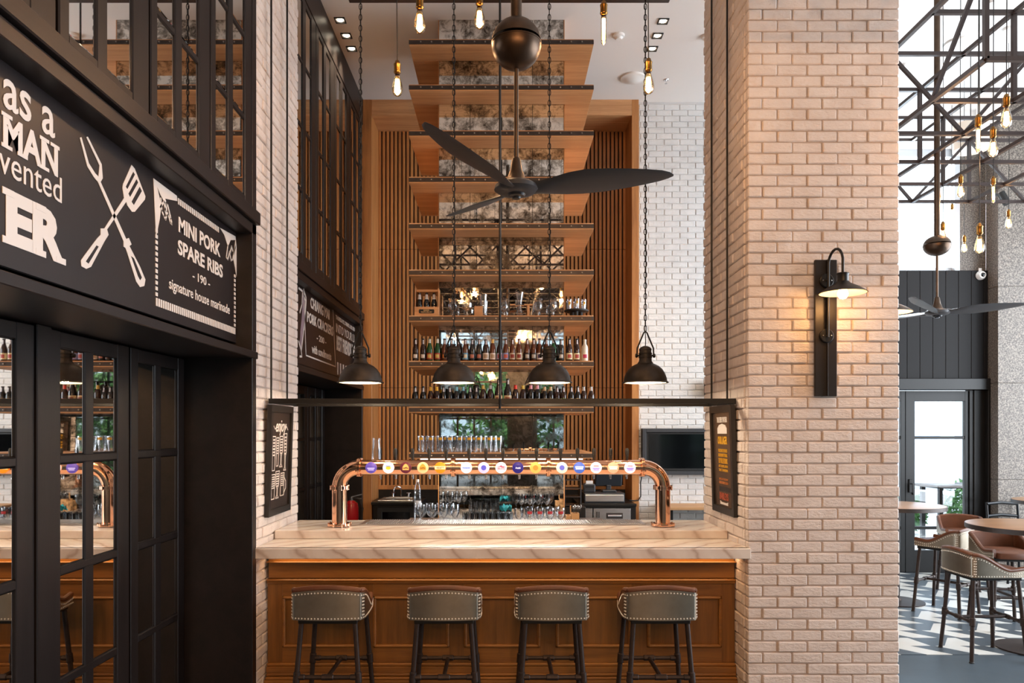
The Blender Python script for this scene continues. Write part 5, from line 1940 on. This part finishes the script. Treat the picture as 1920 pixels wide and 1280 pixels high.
words(pl, 'REPUBLIC', xm - 0.055, xm + 0.055, 0.034, 0.047, 0.02, f2, bpy.data.materials['plate lettering'], 0, 0.001)
for i, px in enumerate((786.5, 800, 814)):
    bottle(X_(px, SY + 0.11), SY + 0.105, z7 + 0.011, 'long', BODYK, None, None, 'c4c4cc', 'black beer bottle in the oak crate, %s of three' % ('nearest the joinery', 'middle', 'nearest the glasses')[i], 'bottles in the oak crate', fz=(0.165, 0.215))
DS = 'display glasses on the oak shelf'
glass('tulip', cx7(465), y7, z7, 'large curvy display glass next to the oak crate', group=DS)
glass('chalice', cx7(578), y7, z7, 'wide-mouthed goblet, second display glass from the oak crate', group=DS)
for (c, kind, l, g) in ((705, 'boot', 'tall flared beer glass leaning in a wooden holder', 'wooden glass holder under the tall flared glass, centre of the display shelf'), (1000, 'flute', 'tall hourglass beer glass in a wooden stand', 'wooden bracket stand around the hourglass beer glass')):
    x = cx7(c)
    t = thing('glass_stand', g, 'stand', (x, y7, z7))
    w = OAKX
    if kind == 'boot':
        MB().box(x - 0.085, x + 0.0, y7 - 0.045, y7 - 0.03, z7 + 0.011, z7 + 0.105, 0.002).build('side_board', w, t)
        MB().box(x - 0.085, x + 0.0, y7 + 0.05, y7 + 0.06, z7 + 0.011, z7 + 0.105, 0.002).build('side_board', w, t)
        MB().box(x - 0.10, x + 0.09, y7 - 0.05, y7 + 0.06, z7, z7 + 0.011, 0.002).build('base_board', w, t)
        glass(kind, x + 0.004, y7 + 0.01, z7 + 0.0115, l, group=DS)
    else:
        MB().box(x + 0.075, x + 0.10, y7 - 0.03, y7 + 0.03, z7 + 0.012, z7 + 0.115, 0.002).build('upright', w, t)
        b = MB()
        b.box(x - 0.10, x - 0.044, y7 - 0.04, y7 + 0.04, z7 + 0.115, z7 + 0.128, 0.002)
        b.box(x + 0.044, x + 0.13, y7 - 0.04, y7 + 0.04, z7 + 0.115, z7 + 0.128, 0.002)
        b.box(x - 0.05, x + 0.05, y7 + 0.036, y7 + 0.05, z7 + 0.115, z7 + 0.128, 0.002)
        b.build('holding_board', w, t)
        MB().box(x - 0.10, x + 0.13, y7 - 0.04, y7 + 0.05, z7, z7 + 0.011, 0.002).build('base_board', w, t)
        glass(kind, x, y7, z7 + 0.0115, l, group=DS)
glass('tulip', cx7(875), y7, z7, 'curvy display glass beside the thin hanging rods', group=DS)
glass('tulip', cx7(1147), y7, z7, 'curvy stemmed glass, second display glass from the tray', group=DS)
glass('tulip', cx7(1265), y7, z7, 'curvy stemmed glass, display glass next to the tray', group=DS)
t = thing('tasting_tray', 'round black tray holding small tasting glasses at the end of the display shelf', 'tray', (cx7(1455), y7 + 0.02, z7))
x, y = cx7(1455), y7 + 0.02
MB().lathe([(0, 0.055), (0.12, 0.055), (0.125, 0.058), (0.125, 0.072), (0.118, 0.075), (0, 0.064)], (x, y, z7), 36).build('tray_disc', BLK, t)
for k in range(3):
    a = 2 * PI * k / 3 + 0.4
    MB().cyl((x + 0.05 * math.cos(a), y + 0.05 * math.sin(a), z7), (x + 0.05 * math.cos(a), y + 0.05 * math.sin(a), z7 + 0.056), 0.02, 12).build('foot', BLK, t)
for k in range(6):
    a = 2 * PI * k / 6 + PI / 6
    glass('shot', x + 0.086 * math.cos(a), y + 0.086 * math.sin(a), z7 + 0.0755, 'tasting glass with a yellow mark in the round black tray, %s' % ('back, pier side', 'back middle', 'back, joinery side', 'front, joinery side', 'front middle', 'front, pier side')[k], group='tasting glasses in the round tray', emb=(0.05, 0.075, 'd8a830'))
# lowest shelf: stemless beer glasses
yl = SY + 0.09
zl = SHZ[9]
for i, px in enumerate((790, 808, 826, 844, 862, 880, 898, 917, 935)):
    glass('beer', X_(px, yl), yl, zl, 'yellow-crested beer glass, front row on the lowest oak shelf, %s from joinery' % nth(i), group='beer glasses on the lowest oak shelf', emb=(0.125, 0.15, 'd8a020'))
for i, px in enumerate((796, 815, 833, 851, 869, 888, 906, 925)):
    glass('beer', X_(px, yl + 0.10), yl + 0.10, zl, 'beer glass, second row on the lowest oak shelf, %s from joinery' % nth(i), group='beer glasses on the lowest oak shelf', emb=(0.125, 0.15, 'd8a020'))
# upturned glass over the first tap lever
glass('beer', X_(707, TY + 0.1), TY + 0.075, TZ1 + TR + 0.003, 'upturned beer glass over the first tap lever beside the dark joinery', flip=True)

# ------------------------------------------------------------------ back bar
YC = 7.02
t = thing('work_counter', 'dark steel work counter under the mirror column', 'counter', (0.05, 7.4, 0))
MB().box(-0.98, 1.02, YC, MY - 0.002, 0.965, 1.0, 0.003).build('worktop', STEEL, t)
MB().box(-0.96, 1.0, YC + 0.03, MY - 0.004, 0.0, 0.965).build('carcass', BLACKM, t)
gz = 1.0005
zoff = lambda px, y: X_(px, y)
wl = 0
for row, (y, pxs) in enumerate(((7.12, (790, 811, 832, 853)), (7.28, (785, 806, 826, 845)))):
    for i, px in enumerate(pxs):
        wl += 1
        glass('wine', X_(px, y), y, gz, 'clear wine glass on the work counter, %s row, %s from the sink' % (('front', 'second')[row], nth(i)), group='wine glasses at the sink end')
for row, (y, n0, x0, dx) in enumerate(((7.12, 8, 872, 11.8), (7.21, 8, 875, 11.6), (7.30, 8, 872, 11.4))):
    for i in range(n0):
        glass('tumbler', X_(x0 + dx * i, y), y, gz, 'clear tumbler on the work counter, %s row, %s from the wine glasses' % (nth(row), nth(i)), group='tumblers on the work counter')
for i, px in enumerate((973, 993, 1012, 1031, 1051)):
    glass('goblet', X_(px, 7.12), 7.12, gz, 'stemmed beer goblet with a red emblem, front row, %s from the tumblers' % nth(i), group='goblets with red emblems', emb=(0.13, 0.155, 'b83a44') if i else None)
for i, px in enumerate((984, 1003, 1022, 1041)):
    glass('goblet', X_(px, 7.24), 7.24, gz, 'stemmed beer goblet, second row behind the red-marked ones, %s from the tumblers' % nth(i), group='goblets with red emblems')
b = MB()
x, y = X_(948, 7.42), 7.42
pts = []
for k in range(7):
    for j in range(6):
        b_x = x - 0.06 + 0.02 * k
        b_y = y - 0.05 + 0.02 * j
        pts.append((b_x, b_y, gz + 0.158 + 0.022 * math.sin(k * 1.7 + j) + 0.016 * math.cos(j * 2.1 - k)))
n = len(pts)
b.v = pts + [(p[0], p[1], p[2] - 0.006) for p in pts]
b.f = [(k * 6 + j, k * 6 + j + 1, k * 6 + j + 7, k * 6 + j + 6) for k in range(6) for j in range(5)] + [(n + k * 6 + j, n + k * 6 + j + 6, n + k * 6 + j + 7, n + k * 6 + j + 1) for k in range(6) for j in range(5)]
b.m = [0] * len(b.f)
tag(b.build('cleaning_cloth', P('teal cloth', '1f8a94', 0.9)), 'crumpled teal cloth lying behind the tumblers', 'cloth')
t = thing('jar_rack', 'low black rack holding the teal cloth behind the tumblers', 'rack', (x, y, gz))
MB().box(x - 0.07, x + 0.07, y - 0.06, y + 0.06, gz, gz + 0.10, 0.004).build('rack_box', BLK, t)
MB().box(x - 0.074, x + 0.074, y - 0.064, y + 0.064, gz + 0.10, gz + 0.108, 0.002).build('rack_lid', BLK, t)
# slim fill light added under the lowest oak shelf to brighten the glasses
o = MB().box(-0.85, 0.80, 7.70, 7.72, SHZ[9] - 0.075, SHZ[9] - 0.0625).build('strip_light', emis('white fill strip', (1.0, 0.93, 0.84), 4))
tag(o, 'thin white fill strip added under the lowest oak shelf to brighten the glasses', 'light')
light('shelf_fill', 'AREA', (0, 7.68, SHZ[9] - 0.08), 16, (1.0, 0.92, 0.82), shape='RECTANGLE', size=1.7, size_y=0.03)
# water bottle
x, y = X_(783, 7.45), 7.45
t = thing('water_bottle', 'clear plastic water bottle beside the sink', 'bottle', (x, y, gz))
MB().lathe([(0, 0), (0.03, 0), (0.034, 0.01), (0.034, 0.10), (0.030, 0.11), (0.034, 0.12), (0.034, 0.26), (0.030, 0.30), (0.034, 0.33), (0.026, 0.37), (0.014, 0.40), (0.0135, 0.42)], (x, y, gz), 20).build('plastic_body', GLASS, t)
MB().lathe([(0.0155, 0.405), (0.0155, 0.43), (0, 0.431)], (x, y, gz), 14).build('cap', WP, t)
MB().lathe([(0.0345, 0.16), (0.0345, 0.22)], (x, y, gz), 20).build('label', LM('b8bcc4'), t)
# sink counter
t = thing('sink_counter', 'black counter with glazed front beside the oak portal carrying the sink', 'counter', (-1.3, 10, 0))
YS = 9.68
xa, xb_ = -1.70, X_(790, YS)
MB().box(xa, xb_, YS, YW - 0.045, 0.965, 1.0, 0.003).build('worktop', BLACKM, t)
MB().box(xa + 0.02, xb_ - 0.01, YS + 0.04, YW - 0.05, 0, 0.965).build('carcass', BLACKM, t)
d = MB()
for (p, q, z0, z1) in ((X_(707, YS), X_(716, YS), 0.1, 0.93), (X_(768, YS), X_(776, YS), 0.1, 0.93), (X_(716, YS), X_(768, YS), 0.87, 0.93), (X_(716, YS), X_(768, YS), 0.1, 0.16)):
    d.box(p, q, YS + 0.015, YS + 0.04, z0, z1, 0.003)
d = d.build('fridge_door', BLK, t)
MB().box(X_(716, YS), X_(768, YS), YS + 0.025, YS + 0.03, 0.16, 0.87).build('pane', SCREEN, d)
t = thing('sink', 'small steel sink with a swan-neck tap on the black counter', 'sink', (X_(752, 9.9), 9.95, 1.0))
x0, x1 = X_(712, 9.9), X_(776, 9.9)
b = MB()
for (a, c, d_, e) in ((x0, x1, 9.74, 9.80), (x0, x1, 10.14, 10.24), (x0, x0 + 0.05, 9.80, 10.14), (x1 - 0.05, x1, 9.80, 10.14)):
    b.box(a, c, d_, e, 1.0005, 1.018, 0.004)
b.build('rim', STEEL, t)
MB().box(x0 + 0.05, x1 - 0.05, 9.80, 10.14, 1.001, 1.006).build('basin', P('sink basin', '3a3c3e', 0.3, 1.0), t)
MB().box(X_(728, 10.1), X_(766, 10.1), 10.16, 10.2, 1.018, 1.03, 0.004).build('tap_deck', CHROME, t)
xt = X_(748, 10.1)
pts = [(xt + 0.02, 10.18, 1.03), (xt + 0.02, 10.18, 1.12)]
for k in range(9):
    a = PI * k / 8
    pts.append((xt - 0.025 + 0.045 * math.cos(a), 10.18 - 0.01 * k, 1.12 + 0.045 * math.sin(a)))
pts.append((xt - 0.07, 10.10, 1.09))
MB().tube(pts, 0.008, 10).build('spout', CHROME, t)
for q in (-0.09, 0.12):
    b = MB().cyl((xt + q, 10.18, 1.03), (xt + q, 10.18, 1.075), 0.012, 10)
    b.bar((xt + q - 0.03, 10.18, 1.078), (xt + q + 0.03, 10.18, 1.078), 0.012, 0.012)
    b.build('tap_handle', CHROME, t)
# till counter
t = thing('till_counter', 'steel fronted undercounter fridge at the white brick end', 'counter', (1.3, 9.9, 0))
YT = 9.45
xa, xb_ = X_(1085, YT), 1.655
MB().box(xa, xb_, YT, YW - 0.045, 0.965, 1.0, 0.003).build('worktop', BLACKM, t)
MB().box(xa + 0.01, xb_, YT + 0.05, YW - 0.05, 0, 0.965).build('carcass', BLACKM, t)
for a, c in ((xa + 0.01, X_(1111, YT)), (X_(1113, YT), X_(1183, YT))):
    d = MB().box(a, c, YT + 0.012, YT + 0.05, 0.10, 0.945, 0.004).build('fridge_door', STEEL, t)
    if c - a > 0.3:
        h = MB()
        hx0, hx1, hz = X_(1137, YT), X_(1168, YT), 0.85
        h.box(hx0, hx1, YT + 0.004, YT + 0.012, hz - 0.035, hz + 0.035, 0.002)
        h.build('handle_plate', STEELD, d)
        MB().box(hx0 + 0.015, hx1 - 0.015, YT - 0.012, YT + 0.004, hz - 0.012, hz + 0.012, 0.004).build('handle', CHROME, d)
        h = MB()
        for q in range(3):
            h.box(X_(1118 + 2.5 * q, YT), X_(1119.2 + 2.5 * q, YT), YT + 0.008, YT + 0.012, 0.79, 0.90)
        h.build('vent_slot', BLK, d)
tz = 1.0005
GREYP = P('grey till plastic', '2c3036', 0.4)
x0, x1 = X_(1095, 9.6), X_(1170, 9.6)
t = thing('cash_drawer', 'wide cash drawer with a pale steel front on the till counter', 'cash drawer', ((x0 + x1) / 2, 9.75, tz))
MB().box(x0, x1, 9.55, 9.95, tz, tz + 0.125, 0.006).build('housing', GREYP, t)
MB().box(x0 + 0.012, x1 - 0.012, 9.536, 9.55, tz + 0.02, tz + 0.105, 0.003).build('drawer_front', STEEL, t)
dz = tz + 0.126
x0, x1 = X_(1092, 9.7), X_(1115, 9.7)
t = thing('receipt_printer', 'dark receipt printer on the cash drawer beside the till screen', 'printer', ((x0 + x1) / 2, 9.75, dz))
MB().box(x0 + 0.01, x1, 9.62, 9.80, dz, dz + 0.11, 0.012).build('housing', GREYP, t)
MB().box(x0 + 0.03, x1 - 0.02, 9.612, 9.62, dz + 0.06, dz + 0.09).build('paper_slot', BLK, t)
MB().box(x0 + 0.04, x1 - 0.03, 9.64, 9.645, dz + 0.11, dz + 0.15).build('receipt_paper', WP, t)
x0, x1 = X_(1116, 9.7), X_(1167, 9.7)
xm = (x0 + x1) / 2
t = thing('till_screen', 'till touch screen on a dark foot on the cash drawer', 'till', (xm, 9.75, dz))
MB().box(xm - 0.09, xm + 0.09, 9.64, 9.82, dz, dz + 0.03, 0.008).build('foot', GREYP, t)
MB().box(xm - 0.03, xm + 0.03, 9.70, 9.76, dz + 0.03, dz + 0.09, 0.006).build('neck', GREYP, t)
b = MB().obox((xm, 9.72, dz + 0.20), (1, 0, 0), (0, 0.94, 0.34), (0, -0.34, 0.94), 0.172, 0.03, 0.13, 0.012)
s = b.build('screen_housing', GREYP, t)
MB().obox((xm, 9.689, dz + 0.215), (1, 0, 0), (0, 0.94, 0.34), (0, -0.34, 0.94), 0.15, 0.002, 0.10).build('display', emis('till display', (0.75, 0.8, 0.82), 0.5), s)
x0, x1 = X_(1059, 8.6), X_(1089, 8.6)
t = thing('tray_organiser', 'black stacked letter tray organiser behind the cutlery box', 'organiser', ((x0 + x1) / 2, 8.7, 1.05))
for x in (x0, x1):
    MB().box(x - 0.006, x + 0.006, 8.6, 8.8, 1.05, 1.47, 0.001).build('side_panel', GREYP, t)
for k in range(5):
    MB().box(x0 + 0.006, x1 - 0.006, 8.6, 8.8, 1.06 + 0.095 * k, 1.07 + 0.095 * k).build('tray', STEELD, t)
MB().box(X_(1060, 8.6) - 0.05, x1 + 0.05, 8.55, 8.85, 0, 1.05, 0.004).build('stand', BLACKM, t)
x0, x1 = X_(1061, 7.15), X_(1086, 7.15)
t = thing('cutlery_box', 'pale wooden cutlery box with two compartments at the end of the work counter', 'box', ((x0 + x1) / 2, 7.2, gz))
KRAFT = wood('pale box wood', 'a97c50', 'c79c6c', 0, 0.5)
xm = x0 + (x1 - x0) * 0.38
for (a, c, hgt) in ((x0, xm, 0.11), (xm, x1, 0.13)):
    bb = MB()
    bb.box(a + 0.002, c - 0.002, 7.12, 7.13, gz, gz + hgt)
    bb.box(a + 0.002, c - 0.002, 7.24, 7.25, gz, gz + hgt)
    bb.box(a + 0.002, a + 0.010, 7.13, 7.24, gz, gz + hgt)
    bb.box(c - 0.010, c - 0.002, 7.13, 7.24, gz, gz + hgt)
    bb.box(a + 0.01, c - 0.01, 7.13, 7.24, gz, gz + 0.01)
    bb.build('compartment', KRAFT, t)
MB().box(xm - 0.006, xm + 0.006, 7.18, 7.192, gz + 0.131, gz + 0.20, 0.002).build('carrying_handle', KRAFT, t)
for i in range(6):
    x = xm + 0.02 + 0.011 * i
    b = MB().bar((x, 7.17 + 0.008 * (i % 3), gz + 0.02), (x + 0.006 + 0.003 * i, 7.17 + 0.008 * (i % 3), gz + 0.17 + 0.01 * (i % 2)), 0.008, 0.003, (0, 1, 0))
    b.ball((x + 0.0065 + 0.003 * i, 7.17 + 0.008 * (i % 3), gz + 0.18 + 0.01 * (i % 2)), 0.011, 8, 1.5)
    tag(b.build('spoon', CHROME), 'steel spoon standing in the wooden cutlery box, %s from the goblets' % nth(i), 'spoon', 'spoons in the cutlery box')

# television, cable, ledge
x0, x1, z0, z1 = X_(1204, 9.8), X_(1204, 9.8) + 1.14, Z_(890, 9.8), Z_(803, 9.8)
t = thing('television', 'black wall television in a dark frame on the white brick wall', 'tv', ((x0 + x1) / 2, 9.85, z0))
b = MB()
for (a, c, d_, e) in ((x0, x0 + 0.05, z0, z1), (x1 - 0.05, x1, z0, z1), (x0 + 0.05, x1 - 0.05, z1 - 0.05, z1), (x0 + 0.05, x1 - 0.05, z0, z0 + 0.05)):
    b.box(a, c, 9.78, 9.892, d_, e, 0.004)
b.build('surround', P('charcoal surround', '34363a', 0.5), t)
MB().box(x0 + 0.05, x1 - 0.05, 9.80, 9.89, z0 + 0.05, z1 - 0.05, 0.006).build('bezel', BLK, t)
MB().box(x0 + 0.085, x1 - 0.085, 9.797, 9.80, z0 + 0.085, z1 - 0.075).build('screen', SCREEN, t)
b = MB().tube([(1.80, 9.86, z0 + 0.02), (1.775, 9.84, z0 - 0.10), (1.775, 9.83, z0 - 0.28), (1.74, 9.81, z0 - 0.33), (1.68, 9.80, z0 - 0.335), (1.62, 9.8, z0 - 0.325)], 0.008, 8)
tag(b.build('power_cable', CABLE), 'black cable looping from under the television to the till counter', 'cable')
t = thing('wall_ledge', 'pale wooden ledge lit warm below the television', 'ledge', (2.6, 9.7, 0.9))
MB().box(2.0, 3.6, 9.35, 9.90, 0.93, 0.965, 0.004).build('board', KRAFT, t)
for x in (2.1, 3.5):
    MB().box(x - 0.02, x + 0.02, 9.5, 9.9, 0, 0.93).build('bracket', BLACKM, t)
# wall speaker behind the pier edge
t = thing('wall_speaker', 'small dark wall speaker beside the pier above the television', 'speaker', (2.68, 9.8, 2.3))
MB().box(2.60, 2.78, 9.74, 9.88, 2.34, 2.56, 0.03).build('housing', GREYP, t)
MB().cyl((2.69, 9.735, 2.45), (2.69, 9.742, 2.45), 0.06, 20).build('grille', BLK, t)
# fire extinguisher
REDP = P('red enamel', 'a3161c', 0.25)
x, y = X_(659, 8.6), 8.6
t = thing('fire_extinguisher', 'red fire extinguisher on a black stand behind the copper column', 'fire extinguisher', (x, y, 0.68))
MB().box(x - 0.14, x + 0.12, y - 0.12, y + 0.12, 0, 0.68, 0.004).build('stand', BLACKM, t)
MB().lathe([(0, 0), (0.075, 0), (0.08, 0.01), (0.08, 0.36), (0.07, 0.41), (0.03, 0.44), (0, 0.44)], (x, y, 0.68), 24).build('cylinder', REDP, t)
MB().lathe([(0.0805, 0.10), (0.0805, 0.22)], (x, y, 0.68), 24).build('label', LM('d0ccc8'), t)
b = MB().cyl((x, y, 1.11), (x, y, 1.16), 0.02, 12)
b.bar((x, y, 1.16), (x + 0.12, y, 1.19), 0.02, 0.012)
b.bar((x, y, 1.15), (x + 0.11, y, 1.14), 0.02, 0.012)
b.build('valve_handle', CHROME, t)
MB().tube([(x + 0.02, y, 1.15), (x + 0.10, y - 0.02, 1.13), (x + 0.13, y - 0.02, 1.03), (x + 0.11, y - 0.02, 0.85)], 0.011, 8).build('hose', BLK, t)

# ------------------------------------------------------------------ outside the rear door
struct(MB().box(2, 16, 10.6, 24, -0.15, -0.02), 'outside_pavement', P('pale paving', 'b9bdc0', 0.7))
t = thing('office_building', 'pale building across the way seen through the glazed door', 'building', (9, 19, 0))
MB().box(3, 22, 19, 19.5, 0, 6).build('facade', P('pale facade', 'c9d2da', 0.6), t)
for k in range(7):
    for z in (0.6, 3.4):
        MB().box(5 + 2.3 * k, 6.3 + 2.3 * k, 18.95, 19, z, z + 2.2).build('window', P('blue window', '6a8fb0', 0.2), t)
LEAF = P('green leaves', '3f6a34', 0.6, var=0.5, vscale=14)
for i, (x, y, h) in enumerate(((8.35, 13.6, 1.0), (9.1, 13.9, 0.8), (7.6, 14.2, 0.7), (-4.4, -11.0, 4.2), (0.2, -11.0, 4.6), (4.8, -11.0, 4.2), (9.2, -11, 4.2))):
    b = MB()
    rr = random.Random(i)
    for k in range(420 if i < 3 else 1500):
        a, u = rr.uniform(0, 2 * PI), rr.random() ** 0.5
        rad = h * 0.42 * u
        zz = rr.uniform(0.12, 1) * h
        w = rad * (1.15 - abs(zz / h - 0.55))
        p = Vector((x + w * math.cos(a), y + w * math.sin(a), zz))
        d1 = Vector((rr.uniform(-1, 1), rr.uniform(-1, 1), rr.uniform(-1, 1))).normalized()
        d2 = d1.cross(Vector((rr.uniform(-1, 1), rr.uniform(-1, 1), 0.3))).normalized()
        L = 0.06 + 0.03 * h
        b.add([p - d1 * L, p + d2 * L * 0.4, p + d1 * L, p - d2 * L * 0.4], [(0, 1, 2, 3)])
    lab = ['green shrub outside the glazed door, nearest the lever handle', 'green shrub outside the glazed door, nearest the granite pier', 'low green shrub outside the glazed door, by the brick pier'][i] if i < 3 else 'leafy green street tree outside the front windows, seen in the mirrors'
    t = thing('shrub' if i < 3 else 'street_tree', lab, 'shrub' if i < 3 else 'tree', (x, y, 0), None if i < 3 else 'street trees')
    b.build('foliage', LEAF, t, smooth=False)
    MB().cyl((x, y, -0.02), (x, y, h * 0.6), 0.02 + 0.012 * h, 8).build('stem', P('bark', '4a3a2c', 0.8), t)
struct(MB().box(-20, 20, -20, -7.2, -0.15, -0.02), 'outside_street', P('grey street', '5a5c5e', 0.8))
t = thing('street_backdrop', 'dark backdrop building added across the street to hide the sky in the mirrors', 'building', (3, -17, 0))  # backdrop added to keep bright sky out of the mirrors
MB().box(-20, 24, -17.5, -17, 0, 16).build('facade', P('dark facade', '4a4f50', 0.7), t)
for k in range(9):
    for z in (1, 4.4, 7.8, 11.2):
        MB().box(-15 + 4 * k, -12.6 + 4 * k, -17, -16.95, z, z + 2.4).build('window', P('street window', '8fa3b0', 0.15), t)
t = thing('patio_table', 'dark patio table standing outside the glazed door', 'table', (7.25, 12.0, 0))
MB().box(6.7, 7.85, 11.7, 12.4, 1.02, 1.07, 0.005).build('table_top', BLACKM, t)
for sx in (6.8, 7.75):
    for sy in (11.8, 12.3):
        MB().box(sx - 0.03, sx + 0.03, sy - 0.03, sy + 0.03, -0.02, 1.02).build('leg', BLACKM, t)
